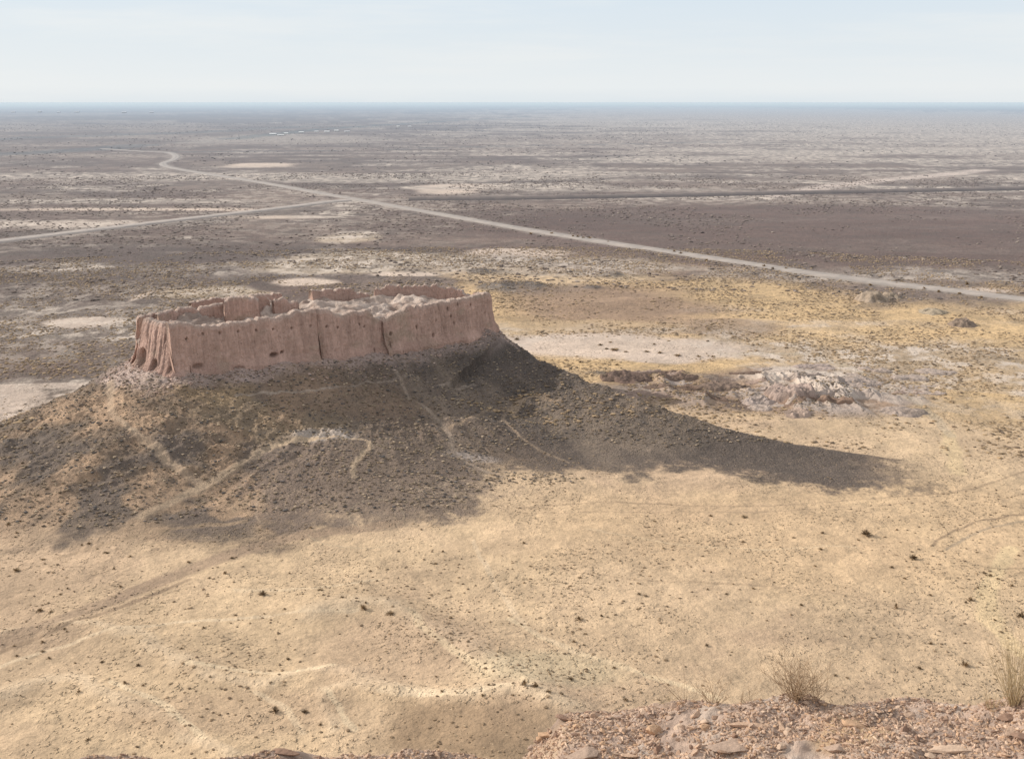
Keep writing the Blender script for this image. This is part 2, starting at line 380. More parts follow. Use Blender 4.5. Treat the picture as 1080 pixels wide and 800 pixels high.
def mixc(c, t, m):
    m = np.clip(m, 0, 1)[..., None]; return c*(1-m)+np.asarray(t)*m
def paint(X, Y, Z):
    r = np.hypot(X, Y)
    n1 = fbm(X/45, Y/60, 5, 101)-.5; n2 = fbm(X/210, Y/150, 5, 111)-.5; n3 = fbm(X/1400, Y/1100, 5, 121)-.5
    n0 = fbm(X/9, Y/9, 4, 131)-.5
    st_ = fbm(X/150, Y/38, 4, 141)-.5; st_ = np.where(r > 330, st_, 0); nn = n1*.9+n2*.6+st_*1.3
    # scrub plain
    c = np.empty(X.shape+(3,)); c[...] = (.165, .117, .096)
    c = mixc(c, (.15, .095, .073), ss(-.12, .15, n2+n3)*.75)
    c = mixc(c, (.30, .225, .18), ss(.06, .28, n1+n2)*.5)
    S = np.full(X.shape, .8); P = ss(.0, .25, n3+n2*.7)*.45*ss(500, 900, r); G = np.zeros(X.shape)
    E = lambda *a, **k: ell(X, Y, *a, n=nn*k.get('w', 1.0), soft=k.get('soft', .3))
    # reddish brown plain right of the junction
    m = E(880, 243, 460, 34, w=.35); c = mixc(c, (.145, .088, .068), m*.85); P = P*(1-.97*m); S = S*(1-.3*m)
    m = E(1040, 262, 140, 14, w=.5); c = mixc(c, (.17, .10, .075), m*.6)
    # dark scrub left
    m = E(230, 278, 330, 24, w=.6); c = mixc(c, (.118, .083, .07), m*.85); P = P*(1-.9*m)
    m = E(60, 330, 200, 46, w=.6); c = mixc(c, (.165, .12, .096), m*.7); P = np.maximum(P, m*.35)
    # yellow sand with tussocks, right
    ys = ss(.5, -.5, np.clip((r-np.interp(X/np.maximum(Y, 1), [-.25, -.1, 0, .12, .2, .3, .5], [430, 470, 500, 505, 490, 480, 480]))/60, -2, 2)+n1*3)
    ys = ys*ss(-70, -20, X+n1*60+(r-300)*.05)
    c = mixc(c, (.62, .425, .225), ys); S = S*(1-ys)+.5*ys
    ysl = E(400, 276, 110, 9, w=1.3)+E(370, 251, 32, 5, w=1.)+E(225, 308, 70, 9, w=1.2)+E(560, 282, 190, 10, w=1.4)
    c = mixc(c, (.62, .46, .29), np.clip(ysl, 0, 1)*.95)
    # brown flat behind the fort's right end
    m = E(640, 322, 125, 27, w=.55); c = mixc(c, (.30, .195, .135), m*.85); S = S*(1-m*.6)
    m = E(770, 345, 55, 10, w=.5); c = mixc(c, (.30, .205, .14), m*.8); S = S*(1-m*.5)
    m = E(560, 300, 75, 12, w=1.); c = mixc(c, (.23, .165, .13), m*.6)
    m = E(590, 291, 130, 10, w=.8); c = mixc(c, (.64, .46, .28), m*.95)
    m = E(500, 325, 30, 16, w=1.2)+E(600, 343, 120, 8, w=1.5); c = mixc(c, (.60, .43, .25), m*.6)
    m = E(640, 270, 120, 8, w=1.0); c = mixc(c, (.26, .185, .145), m*.6)
    m = E(700, 285, 120, 7, w=1.0); c = mixc(c, (.25, .165, .12), m*.7)
    # silt pans
    for a in [(640, 367, 130, 15, .55), (690, 378, 70, 7, .7), (275, 174, 42, 2.6, .4), (478, 199, 42, 5.5, .6), (90, 340, 36, 5, .6),
              (30, 425, 105, 15, .9), (320, 298, 42, 5, .8), (550, 267, 65, 5, .9), (130, 221, 170, 2, .7), (90, 237, 100, 5, .9),
              (150, 312, 8, 8, 1.2), (1030, 308, 50, 4, 1.2), (430, 290, 40, 3, 1.), (270, 229, 60, 2, .9), (60, 410, 110, 4, 1.1)]:
        m = ell(X, Y, *a[:4], n=nn*a[4]+n0*.25, soft=.22)
        c = mixc(c, (.66, .52, .42), m*.95); S = S*(1-.8*m); P = P*(1-m)
    # speckled bands
    for a in [(330, 186, 420, 4.5, .8), (90, 212, 200, 3, .7), (90, 237, 130, 5.5, .8), (430, 190, 160, 3, .6), (870, 121, 330, 10, 1.), (980, 135, 170, 9, 1.), (640, 128, 90, 5, .7),
              (850, 162, 110, 5, .9), (700, 167, 90, 3, .8), (1000, 158, 120, 3.5, .9), (620, 184, 120, 3, .7), (370, 250, 32, 6, .9), (400, 276, 120, 10, .9),
              (300, 147, 120, 5, .35), (640, 200, 200, 3, .45), (560, 282, 160, 9, .6), (940, 292, 200, 7, .5), (225, 308, 60, 9, .6)]:
        m = ell(X, Y, *a[:4], n=nn*.9, soft=.35); P = np.maximum(P, m*a[4]); c = mixc(c, (.36, .295, .25), m*.6)
    # pale wash and far lines
    for pts, w, t, am in [([(820, 206), (870, 197), (930, 190), (1000, 184), (1040, 179)], 16, (.62, .50, .43), 1.),
                          ([(240, 147), (330, 137), (480, 127), (560, 123)], 35, (.10, .12, .12), .6),
                          ([(180, 160.5), (400, 158), (540, 154), (760, 150)], 14, (.10, .10, .10), .6),
                          ([(-20, 164), (90, 158), (150, 153)], 45, (.09, .10, .11), .6),
                          ([(-20, 147), (200, 140), (330, 133)], 60, (.12, .13, .13), .45),
                          ([(500, 193), (700, 187), (900, 183)], 8, (.12, .09, .08), .4),
                          ([(0, 248), (180, 236), (330, 220)], 14, (.13, .10, .085), .5),
                          ([(840, 264), (1000, 268), (1100, 270)], 2.2, (.13, .085, .065), .6),
                          ([(70, 398), (130, 386), (160, 380)], 1.6, (.15, .11, .09), .6)]:
        d, _, _ = seg_dist(X, Y, [at(*p) for p in pts]); m = ss(1.3, .7, d/w+nn*.45)
        c = mixc(c, t, m*am); P = P*(1-.5*m)
    # tan foreground sand
    fs = ss(318, 268, r+n1*45+np.abs(X-20)*.0); fs = np.where(X < -70, ss(262, 225, r+n1*30), fs)
    c = mixc(c, (.60, .432, .278), fs); S = S*(1-fs)+.22*fs; P = P*(1-fs)
    m = fs*ss(.02, .22, n0*.6+n1); c = mixc(c, (.51, .355, .24), m*.5)
    m = fs*ss(-.03, -.25, n1+n0*.4); c = mixc(c, (.66, .48, .30), m*.6)
    m = fs*E(860, 560, 300, 60, w=.8); c = mixc(c, (.58, .40, .235), m*.5)
    # dunes' bare crests and their gravelly lee; one shaded slope painted darker
    for k, (Pp, hh, w) in enumerate(crest):
        d = near_dist(X+(fbm(X/7, Y/7, 4, 404)-.5)*6, Y+(fbm(X/7, Y/7, 4, 405)-.5)*6, Pp, 12); c = mixc(c, (.69, .52, .35), ss(w*.7, w*.1, d+n0*1.5)*.75)
    m = ell(X, Y, 575, 715, 90, 22, n=nn*.5); c = mixc(c, (.60, .48, .31), m*.55)
    m = ell(X, Y, 500, 782, 105, 36, n=n0*.7+nn*.4); c = mixc(c, (.31, .21, .13), m*.85)  # shade on the sandy mound's slope, painted as dark brown
    m = ell(X, Y, 430, 690, 95, 40, n=nn*.5); c = mixc(c, (.50, .35, .235), m*.6)
    m = ell(X, Y, 250, 755, 130, 22, n=nn*.5); c = mixc(c, (.48, .335, .22), m*.55)
    # hill
    hm = (r > 150) & (r < 420)
    x, y, z = X[hm], Y[hm], Z[hm]; cc = c[hm]; s_, g_, p_ = S[hm], G[hm], P[hm]; a0, a1 = n0[hm], n1[hm]
    af = fbm(x/2.6, y/2.6, 4, 151, .7)-.5
    d, _, s = seg_dist(x, y, OUT, None, True); ins = inside(x, y, OUT); d = np.where(ins, 0, d)
    dr, zr, _ = seg_dist(x, y, ridge, RZ)
    nearp = y < np.interp(x, [p[0] for p in ridge], [p[1] for p in ridge])
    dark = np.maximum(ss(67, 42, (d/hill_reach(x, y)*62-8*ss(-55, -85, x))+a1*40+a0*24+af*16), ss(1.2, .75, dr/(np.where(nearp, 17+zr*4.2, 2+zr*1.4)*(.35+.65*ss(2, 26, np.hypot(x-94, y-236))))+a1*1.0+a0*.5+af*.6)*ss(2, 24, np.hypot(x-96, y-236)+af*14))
    ax, ay = at(395, 510, 2); q = np.sqrt(((x-ax)/25)**2+((y-ay)/19)**2); ap = ss(1.15, .75, q+a1*.7+a0*.3+af*.7)
    left = ss(-20, -75, x+a1*30)
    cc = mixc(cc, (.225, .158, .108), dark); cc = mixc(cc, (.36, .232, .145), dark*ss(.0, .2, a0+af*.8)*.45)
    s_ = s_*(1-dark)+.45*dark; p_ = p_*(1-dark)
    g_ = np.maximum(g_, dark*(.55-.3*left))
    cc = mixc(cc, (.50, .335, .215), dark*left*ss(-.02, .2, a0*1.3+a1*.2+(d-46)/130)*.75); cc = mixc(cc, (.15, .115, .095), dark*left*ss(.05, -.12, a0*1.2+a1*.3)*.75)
    cc = mixc(cc, (.235, .172, .135), ap*.85); g_ = np.maximum(g_, ap*.45); s_ = s_*(1-ap*.7)
    # black gravel of the right flank, painted paler inside the fort's cast shadow
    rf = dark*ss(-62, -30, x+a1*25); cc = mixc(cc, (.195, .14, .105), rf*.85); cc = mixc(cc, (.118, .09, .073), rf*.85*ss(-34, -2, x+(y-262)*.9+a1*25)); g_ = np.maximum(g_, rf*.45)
    b2 = ss(.5, .9, ridged(s/14+d/60, d/50, 3, 44)+a0*.3)*rf; cc = mixc(cc, (.30, .225, .165), b2*.6)
    # brown patch high up, in the middle
    q = np.sqrt(((x+42)/22)**2+((y-258)/12)**2)+a1; cc = mixc(cc, (.28, .185, .12), ss(1.1, .6, q)*.6)
    # ochre clay and pale scree at the wall foot
    hx, hy = at(215, 412, 14); q = np.sqrt(((x-hx)/10)**2+((y-hy)/8)**2)+a0*1.3; cc = mixc(cc, (.37, .25, .14), ss(1.1, .6, q)*.8)
    hx, hy = at(270, 440, 10); q = np.sqrt(((x-hx)/22)**2+((y-hy)/9)**2)+a0*1.6; cc = mixc(cc, (.38, .27, .16), ss(1.1, .5, q)*.45)
    foot = ss(8, 2.5, d+a0*10); cc = mixc(cc, (.40, .30, .26), foot*.9); g_ = g_*(1-foot*.6)
    hx, hy = at(155, 402, 15); q = np.sqrt(((x-hx)/11)**2+((y-hy)/9)**2)+a0*1.4; m = ss(1.2, .6, q); cc = mixc(cc, (.52, .40, .34), m*.8); g_ = g_*(1-.8*m)
    hx, hy = at(340, 463, 6); q = np.sqrt(((x-hx)/8)**2+((y-hy)/4)**2)+a0*1.6; m = ss(1.2, .5, q); cc = mixc(cc, (.44, .37, .32), m*.8); g_ = g_*(1-.8*m)
    hx, hy = at(500, 468, 5); q = np.sqrt(((x-hx)/6)**2+((y-hy)/3)**2)+a0*1.6; m = ss(1.2, .5, q); cc = mixc(cc, (.42, .35, .31), m*.7)
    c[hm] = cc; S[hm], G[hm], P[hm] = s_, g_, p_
    # badlands
    q = np.sqrt(((X-bad_c[0])/bad_w[0])**2+((Y-bad_c[1])/bad_w[1])**2)+n1*.8; mb = ss(1.1, .75, q)
    rd = ridged(X/10, Y/22, 5, 12)
    c = mixc(c, (.27, .175, .13), mb*.75); c = mixc(c, (.14, .095, .075), mb*ss(.02, .16, n0+n1)*.8); c = mixc(c, (.44, .35, .295), mb*ss(.54, .70, rd+n0*.25)*np.clip(.6+(X-60)/70, .35, 1)); S = S*(1-mb*.3)
    # rises are dark gravel
    for i, (bx, by, a, b, hh) in enumerate(bumps[:5]+bumps[7:8]):
        q = np.exp(-(((X-bx)/a)**2+((Y-by)/b)**2)); c = mixc(c, (.125, .10, .085), ss(.25, .7, q+n0*.5)*.85)
    # tracks
    nm = r < 480
    x, y = X[nm], Y[nm]; cc = c[nm]; x, y = x+(fbm(x/5, y/5, 4, 401)-.5)*1.5, y+(fbm(x/5, y/5, 4, 402)-.5)*1.6; w0 = vn(x/6, y/6, 7)*.6+.7; br = .55+.9*vn(x/9, y/9, 8)
    for pts, w, t, am in TRACKS:
        d = near_dist(x, y, spline([at(*p) for p in pts], 4), w*2.5); cc = mixc(cc, t, ss(1.25, .55, d/(w*1.35*w0))*am*(.55+.5*br))
    for pts, w, t, am in HTRACKS:
        d = near_dist(x, y, spline([at(*p) for p in pts], 3), w*2.5); cc = mixc(cc, t, ss(1.4, .5, d/(w*w0))*am*br)
    c[nm] = cc
    # camera hill
    m = ss(104, 92, r); c = mixc(c, (.40, .31, .24), m); G = np.maximum(G, m*.4)
    m = ell(X, Y, 900, 241, 400, 30, n=nn*.12, soft=.12); c = mixc(c, np.stack([.142+.05*n1, .088+.035*n1, .070+.03*n1], -1), m*.8); P = P*(1-.95*m)
    # verges of the roads
    for R_ in (roadA, roadB):
        d = near_dist(X, Y, R_[::4]+[R_[-1]], 25); m = ss(13, 5, d+n0*9)*ss(3500, 2000, r); c = mixc(c, (.40, .34, .29), m*.45); S = S*(1-m*.5)
    A = np.clip(1-(r-500)/2500, .25, 1)
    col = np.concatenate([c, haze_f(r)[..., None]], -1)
    return col, np.stack([S, P, G, A], -1)

# ------------------------------------------------------------------ ground sheet
def build_ground():
    az = np.concatenate([np.linspace(-80, -28, 90)[:-1], np.linspace(-28, 28, 1180), np.linspace(28, 80, 90)[1:]])
    az = np.radians(az)
    rr = [9.3]
    while rr[-1] < 112: rr.append(rr[-1]+.9)
    while rr[-1] < 200: rr.append(rr[-1]+.26)
    while rr[-1] < 430: rr.append(rr[-1]+.40)
    while rr[-1] < 95000: rr.append(rr[-1]+min(max(.40, rr[-1]**2/(H*F)*.95), rr[-1]*.12))
    rr = np.array(rr)
    Rr, Az = np.meshgrid(rr, az, indexing='ij')
    X = Rr*np.sin(Az); Y = Rr*np.cos(Az)
    Z = height(X, Y)
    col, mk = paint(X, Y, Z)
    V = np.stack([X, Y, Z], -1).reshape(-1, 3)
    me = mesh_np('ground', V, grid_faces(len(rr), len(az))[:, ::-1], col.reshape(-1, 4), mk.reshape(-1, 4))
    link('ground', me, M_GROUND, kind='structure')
build_ground()
print('ground', time.time()-T0)

def H1(x, y): return float(height(np.array([float(x)]), np.array([float(y)]))[0])
def ground_hit(px, py, guess=0.0):
    z = guess
    for _ in range(9):
        x, y = at(px, py, z); g = H1(x, y)
        if abs(g-z) < .02: return x, y, g
        z = .25*z+.75*g
    return x, y, g

# ------------------------------------------------------------------ roads (raised banks with a bed and verges)
def road_mat(name, a, b):
    s = NT(name); pos = s.n('ShaderNodeNewGeometry').outputs['Position']
    c = s.n('ShaderNodeVertexColor', layer_name='col')
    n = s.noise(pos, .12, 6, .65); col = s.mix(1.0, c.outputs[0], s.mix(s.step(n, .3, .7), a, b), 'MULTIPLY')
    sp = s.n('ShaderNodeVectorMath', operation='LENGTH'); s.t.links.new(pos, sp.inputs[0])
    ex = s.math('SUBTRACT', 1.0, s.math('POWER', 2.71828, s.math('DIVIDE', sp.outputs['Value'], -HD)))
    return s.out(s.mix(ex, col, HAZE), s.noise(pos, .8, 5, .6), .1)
M_ROAD = road_mat('gravel_road', (.78, .78, .78), (1.1, 1.08, 1.05))
def build_road(name, P, half, hgt, top, side):
    P = np.array(P); d = np.gradient(P, axis=0); d /= np.linalg.norm(d, axis=1)[:, None]
    nrm = np.stack([-d[:, 1], d[:, 0]], 1)
    zc = np.array([H1(*p) for p in P]); zc = np.convolve(np.pad(zc, 4, 'edge'), np.ones(9)/9, 'valid')
    prof = [(-half-2.6*hgt-.8, -.5), (-half-.4, hgt-.1), (-half*.55, hgt+.02), (-half*.5, hgt+.02), (0, hgt+.06), (half*.5, hgt+.02), (half*.55, hgt+.02), (half+.4, hgt-.1), (half+2.6*hgt+.8, -.5)]
    V = []; Cc = []
    wob = (fbm(np.arange(len(P))/3, np.zeros(len(P)), 3, 5)-.5)
    for j, (o, z) in enumerate(prof):
        oo = o*(1+wob*.22*(abs(o) > half*.6))
        V.append(np.concatenate([P+nrm*oo[:, None] if hasattr(oo, 'shape') else P+nrm*oo, (zc+z)[:, None]], 1))
        Cc.append(np.tile(side if j in (0, 8) else (np.array(top)*(.82 if j in (1, 7, 4) else 1.0)), (len(P), 1)))
    V = np.stack(V, 1).reshape(-1, 3); Cc = np.stack(Cc, 1).reshape(-1, 3)
    link(name, mesh_np(name, V, grid_faces(len(P), len(prof))[:, ::-1], Cc), M_ROAD, kind='structure')
build_road('gravel_road', roadA, 4.3, .5, (.46, .395, .35), (.30, .25, .21))
nb = len(roadB); jx = min(range(nb), key=lambda i: math.dist(roadB[i], at(385, 211)))
build_road('dirt_road', roadB[:jx], 4.4, .95, (.50, .43, .385), (.25, .20, .17))
build_road('embankment_road', roadB[jx+3:], 2.8, 2.6, (.27, .21, .18), (.07, .05, .042))  # bank sides near black: their shadow line put into the colour

# ------------------------------------------------------------------ the fort
def wall_material():
    s = NT('weathered_mud_brick'); pos = s.n('ShaderNodeNewGeometry').outputs['Position']
    col = s.n('ShaderNodeVertexColor', layer_name='col').outputs[0]
    st = s.noise(pos, 2.4, 5, .62, (1, 1, .16)); sp_ = s.noise(pos, 1.1, 6, .65); big = s.noise(pos, .16, 4, .6)
    f = s.math('MULTIPLY_ADD', st, .55, .72); f = s.math('MULTIPLY', f, s.math('MULTIPLY_ADD', sp_, .5, .75)); f = s.math('MULTIPLY', f, s.math('MULTIPLY_ADD', big, .5, .77))
    g = s.n('ShaderNodeCombineColor'); [s.t.links.new(f, g.inputs[i]) for i in range(3)]
    col = s.mix(1.0, col, g.outputs[0], 'MULTIPLY')
    n = s.noise(pos, 1.9, 4, .6, (1, 1, .6)); col = s.mix(s.math('MULTIPLY', s.step(n, .62, .74), .6), col, (.15, .095, .075))
    return s.out(col, s.math('ADD', s.math('MULTIPLY', st, 1.0), sp_), .55)
M_WALL = wall_material()
M_RUB = attr_material('clay_rubble', bumps=(1.2, .5), var=.3, scale=.8)
def build_wall(name, base, tops, thick, batter, parent, seed, inner_z, flute=.2, holes=(), grooves=(), tone=(.52, .352, .292), ds=.24, foot=1.6, jag=.5, closed_caps=True):
    """base [(x,y,z)] foot of outer face (outside on the right-hand side), tops [(frac or None)] list of top heights per base pt"""
    pts = [(*b, t) for b, t in zip(base, tops)]
    fine = []
    for i in range(len(pts)-1):
        a, b = pts[i], pts[i+1]; k = max(1, int(round(math.dist(a[:2], b[:2])/ds)))
        for j in range(k): fine.append([a[q]+(b[q]-a[q])*j/k for q in range(4)])
    fine.append(list(pts[-1])); A = np.array(fine); n = len(A)
    # soften corners
    for _ in range(6): A[1:-1, :3] = .25*A[:-2, :3]+.5*A[1:-1, :3]+.25*A[2:, :3]
    S = np.concatenate([[0], np.cumsum(np.hypot(*np.diff(A[:, :2], axis=0).T))])
    d = np.gradient(A[:, :2], axis=0); d /= np.linalg.norm(d, axis=1)[:, None]
    for _ in range(8): d[1:-1] = .25*d[:-2]+.5*d[1:-1]+.25*d[2:]
    N = np.stack([d[:, 1], -d[:, 0]], 1)
    zt = A[:, 3]+(fbm(S/2.2, S*0+seed, 5, seed, .65)-.5)*2.4*jag-np.clip(vn(S/1.1, S*0, seed+9)-.68, 0, 1)*3.2*jag-(_h(np.floor(S/1.3+.6*vn(S/3, S*0, seed+14)), S*0, seed+15)-.3)*.75*jag-np.clip(_h(np.floor(S/4.1), S*0, seed+16)-.75, 0, 1)*4.5*(jag > .55)
    nu, nt, ni = 46, 6, 18
    rows = []; cols = []
    hs = np.clip((zt-A[:, 2]), 1, 99)
    for k in range(nu+1):
        u = k/nu; z = A[:, 2]-1.2+(zt-A[:, 2]+1.2)*u; off = -batter*u
        hz = z-A[:, 2]
        fl = ridged(S/1.25+.15*np.sin(z*.7), z/26, 3, seed+3)-.55
        fl2 = ridged(S/3.6, z/30, 2, seed+5)-.55
        fine_ = fbm(S/.40, z/3.2, 3, seed+6)-.5
        er = fbm(S/2.2, z/1.6, 5, seed+7, .6)-.5
        dd = flute*(fl*(1.15-.4*u)+fl2*1.6)+fine_*.34+er*.5
        dd = dd+foot*np.clip(1-hz/2.2, 0, 1)**2*(.35+.65*vn(S/2.5, S*0, seed+8))
        dd = dd-.5*ss(.93, 1, u)*vn(S/.9, S*0+3, seed+2)
        dark = np.zeros(n)
        for (hs_, hz_, hw, hh, dep) in holes:
            m = ss(1.25, .7, np.sqrt(((S-hs_)/hw)**2+((z-hz_)/hh)**2)); dd = dd-m*dep; dark = np.maximum(dark, m)
        for (s0, s1, w, dep) in grooves:
            sc_ = s0+(s1-s0)*u; m = np.exp(-((S-sc_)/w)**2); dd = dd-m*dep; dark = np.maximum(dark, m*.5)
        P = A[:, :2]+N*(off+dd)[:, None]
        rows.append(np.concatenate([P, z[:, None]], 1))
        c = np.tile(np.array(tone), (n, 1))
        v = 1+.30*(fbm(S/1.6, z/5, 4, seed+21)-.5)+.25*fl*0+.35*fine_
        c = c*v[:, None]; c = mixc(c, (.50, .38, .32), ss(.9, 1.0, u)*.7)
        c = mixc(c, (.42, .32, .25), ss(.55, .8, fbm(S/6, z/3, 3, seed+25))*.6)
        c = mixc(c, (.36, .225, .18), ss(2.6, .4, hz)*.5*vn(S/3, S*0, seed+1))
        c = mixc(c, (.10, .065, .05), dark*.5)  # shade inside holes and grooves painted into the wall colour
        cols.append(c)
    top_o = -batter-.45
    for k in range(1, nt):
        u = k/nt; z = zt+(fbm(S/.8, S*0+u*3, 3, seed+31)-.5)*.5+.15*math.sin(u*3.14)
        P = A[:, :2]+N*(top_o-(thick-.6)*u)
        rows.append(np.concatenate([P, z[:, None]], 1)); cols.append(np.tile((.52, .405, .345), (n, 1))*(.85+.3*vn(S/.7, S*0+u*5, 4))[:, None])
    for k in range(ni+1):
        u = k/ni; zi = inner_z if not callable(inner_z) else inner_z(A[:, 0], A[:, 1]); z = zt+(zi-1.0-zt)*u
        fl = ridged(S/1.6, z/16, 3, seed+43)-.55
        P = A[:, :2]+N*(-batter-thick-.7*u-flute*1.3*fl-.3*(fbm(S/1.5, z/1.5, 3, seed+47)-.5)-1.2*np.clip(u-.75, 0, 1)*4*.4)[:, None]
        rows.append(np.concatenate([P, z[:, None]], 1))
        c = np.tile(np.array(tone)*.92, (n, 1))*(1+.35*(fbm(S/1.2, z/3, 4, seed+51)-.5))[:, None]
        cols.append(c)
    nr = len(rows); V = np.stack(rows).reshape(-1, 3); Cc = np.stack(cols).reshape(-1, 3)
    faces = [grid_faces(nr, n)]
    # end caps: rings fan to a centre, slightly bulged
    extra = []; ec = []; tri = []
    for e in (0, n-1):
        ring = [k*n+e for k in range(nr)]; cpt = V[ring].mean(0); outd = d[e]*(-1 if e == 0 else 1)*.35
        extra.append(cpt+np.array([outd[0], outd[1], 0])); ec.append(np.array(tone)*.95); ci = len(V)+len(extra)-1
        for k in range(nr):
            a, b = ring[k], ring[(k+1) % nr]
            tri.append((a, ci, b) if e == 0 else (b, ci, a))
    V = np.concatenate([V, np.array(extra)]); Cc = np.concatenate([Cc, np.array(ec)])
    me = mesh_np(name, V, [faces[0], np.array(tri)], Cc)
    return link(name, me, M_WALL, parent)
fort = thing('ruined_fort', 'ruined oval mud brick fort with fluted pink walls crowning the dark hill', 'fort', (0, 0, 0))
def top_z(px_top, py_top, batter=1.5):
    A_ = (C[0]-.57*batter, C[1]+.82*batter); B_ = (RR[0]-.57*batter, RR[1]+.82*batter)
    X, Y = on_line(px_top, py_top, A_, B_); return math.hypot(X+.57*batter-C[0], Y-.82*batter-C[1]), z_of(py_top, Y)
FT = [(192, 340.5), (203, 342), (216, 344.5), (230, 342.5), (246, 340), (263, 338.5), (266, 336.5), (283, 335), (296, 334.5), (303, 332.5), (308, 329), (318, 327.5), (336, 326.5),
      (345, 327), (352, 329.5), (361, 332), (372, 330), (391, 328), (395, 333), (401, 337.5), (407, 335), (412, 332), (422, 328), (430, 324), (445, 321), (458, 319.5), (461, 318), (480, 315.5), (495, 313), (504, 310.5)]
tp = [top_z(*q) for q in FT]; ts = [t[0] for t in tp]; tz = [t[1] for t in tp]
fs_ = []; 
for b in front_base: fs_.append(math.hypot(b[0]-C[0], b[1]-C[1]))
ls = sorted(set([round(v, 2) for v in ts if 0 < v < fs_[-1]]+[round(v, 2) for v in fs_]))
fpath = []; ftops = []
for s in ls:
    fpath.append((C[0]+(RR[0]-C[0])*s/fs_[-1], C[1]+(RR[1]-C[1])*s/fs_[-1], float(np.interp(s, fs_, [b[2] for b in front_base]))-.1))
    ftops.append(float(np.interp(s, ts, tz)))
def hole(px, py, w, h, dep):
    X, Y = on_line(px, py, (C[0]-.4, C[1]+.55), (RR[0]-.4, RR[1]+.55)); return (math.hypot(X-C[0], Y-C[1]), z_of(py, Y), w, h, dep)
HL = [hole(px, py, .24, .30, .6) for px, py in [(197, 358), (215, 352.5), (233, 352), (252, 350), (271, 348.8), (289, 347.8), (308.5, 346.5), (328, 344), (346, 345), (358, 346), (381, 343), (386, 345)]]
HL += [hole(px, py, .2, .5, .6) for px, py in [(473, 326), (476, 334), (479, 341), (439, 345), (484, 321), (497, 322), (395, 369), (345, 379)]]
HL += [hole(288.5, 374, 1.1, .5, 1.2), hole(297, 371.5, .5, .3, .8), hole(208, 386, 1.4, .6, .4), hole(250, 387, 1.5, .4, .5), hole(456, 353, .3, .5, .5), hole(412, 352, .4, .5, .5)]
split = float(np.interp(338, [q[0] for q in FRONT], fs_)); split2 = float(np.interp(412, [q[0] for q in FRONT], fs_))
def fill_z(x, y):
    x = np.asarray(x, float); y = np.asarray(y, float)
    base = 22.2+1.7*ss(-76, -58, x)-.7*ss(-55, -35, x)
    u = (y-254.5)-(x+80.6)*.686
    z = base+(ridged(x/6, y/6, 4, 61)-.5)*1.2+(fbm(x/2, y/2, 3, 62)-.5)*.8
    z = z+1.3*ss(.3, .75, fbm(x/9, y/9, 2, 66))*ss(-68, -50, x)+1.1*ss(.5, .8, ridged(x/7+3, y/11, 3, 68))*ss(6, 12, u)
    z = z+1.2*ss(12, 2, u)*ss(-76, -64, x)+2.6*ss(20, 34, u)*ss(-60, -70, x)*(.4+fbm(x/4, y/4, 3, 69))
    return z
# three stretches of the front curtain, cut at the joint and at the gully, then the ends and the back
def stretch(s0, s1, push):
    P = []; Tt = []
    for s in [s0]+[q for q in ls if s0 < q < s1]+[s1]:
        x = C[0]+(RR[0]-C[0])*s/fs_[-1]+.566*push; y = C[1]+(RR[1]-C[1])*s/fs_[-1]-.824*push
        P.append((x, y, float(np.interp(s, ls, [p[2] for p in fpath])))); Tt.append(float(np.interp(s, ls, ftops)))
    hl = [(h[0]-s0,)+h[1:] for h in HL]
    return P, Tt, hl
P, Tt, hl = stretch(0, split, 0)
build_wall('curtain_wall', P, Tt, 2.4, 1.6, fort, 3, fill_z, .15, hl, ())
P = [(-94.6, 268.5, 16.0), left_base[2], left_base[3], (-85, 256.6, 16.6)]+P[:3]; Tt = Tt[:3]
zl = z_of(337.5, 262.5)
Tt = [z_of(336, 268), z_of(337, 264.2), z_of(338, 261), z_of(339, 259.5)]+Tt
o_ = sum(math.dist(P[i][:2], P[i+1][:2]) for i in range(4))
hl = [(o_-13.2, 18.6, 1.6, 2.6, 1.4), (o_-7.5, 17.8, 1.2, 1.6, 1.0), (o_-1.5, 17.6, 1.0, .9, .7), (o_-4.4, 24.5, .3, 1.2, .4)]
gl = [(o_-q-.4*dq, o_-q, w_, dp_*.6) for q, dq, w_, dp_ in ((14.9, 1, .4, .4), (11.9, -1, .5, .55), (10.3, .5, .3, .3), (7.9, 1, .45, .5), (5.7, 0, .3, .3), (4.1, -1, .3, .25), (1.6, 1, .25, .2))]
build_wall('end_wall', P, Tt, 2.0, 3.1, fort, 103, fill_z, .11, hl, gl, foot=1.7, jag=.6)
P, Tt, hl = stretch(split-.4, split2, -.55)
build_wall('curtain_wall', P, Tt, 2.4, 1.5, fort, 13, fill_z, .17, hl, [(1.4, .9, .5, .2)])
P, Tt, hl = stretch(split2-1.5, fs_[-1], .25)
P += [(-4.6, 309.5, 17.4), (-8, 314.5, 17.8)]; Tt += [Tt[-1]-.2, Tt[-1]-.6]
build_wall('curtain_wall', P, Tt, 2.4, 1.5, fort, 23, fill_z, .2, hl, [(2.8, -1.8, .9, .5), (19.5, 17.0, .3, .2)], foot=2.0)
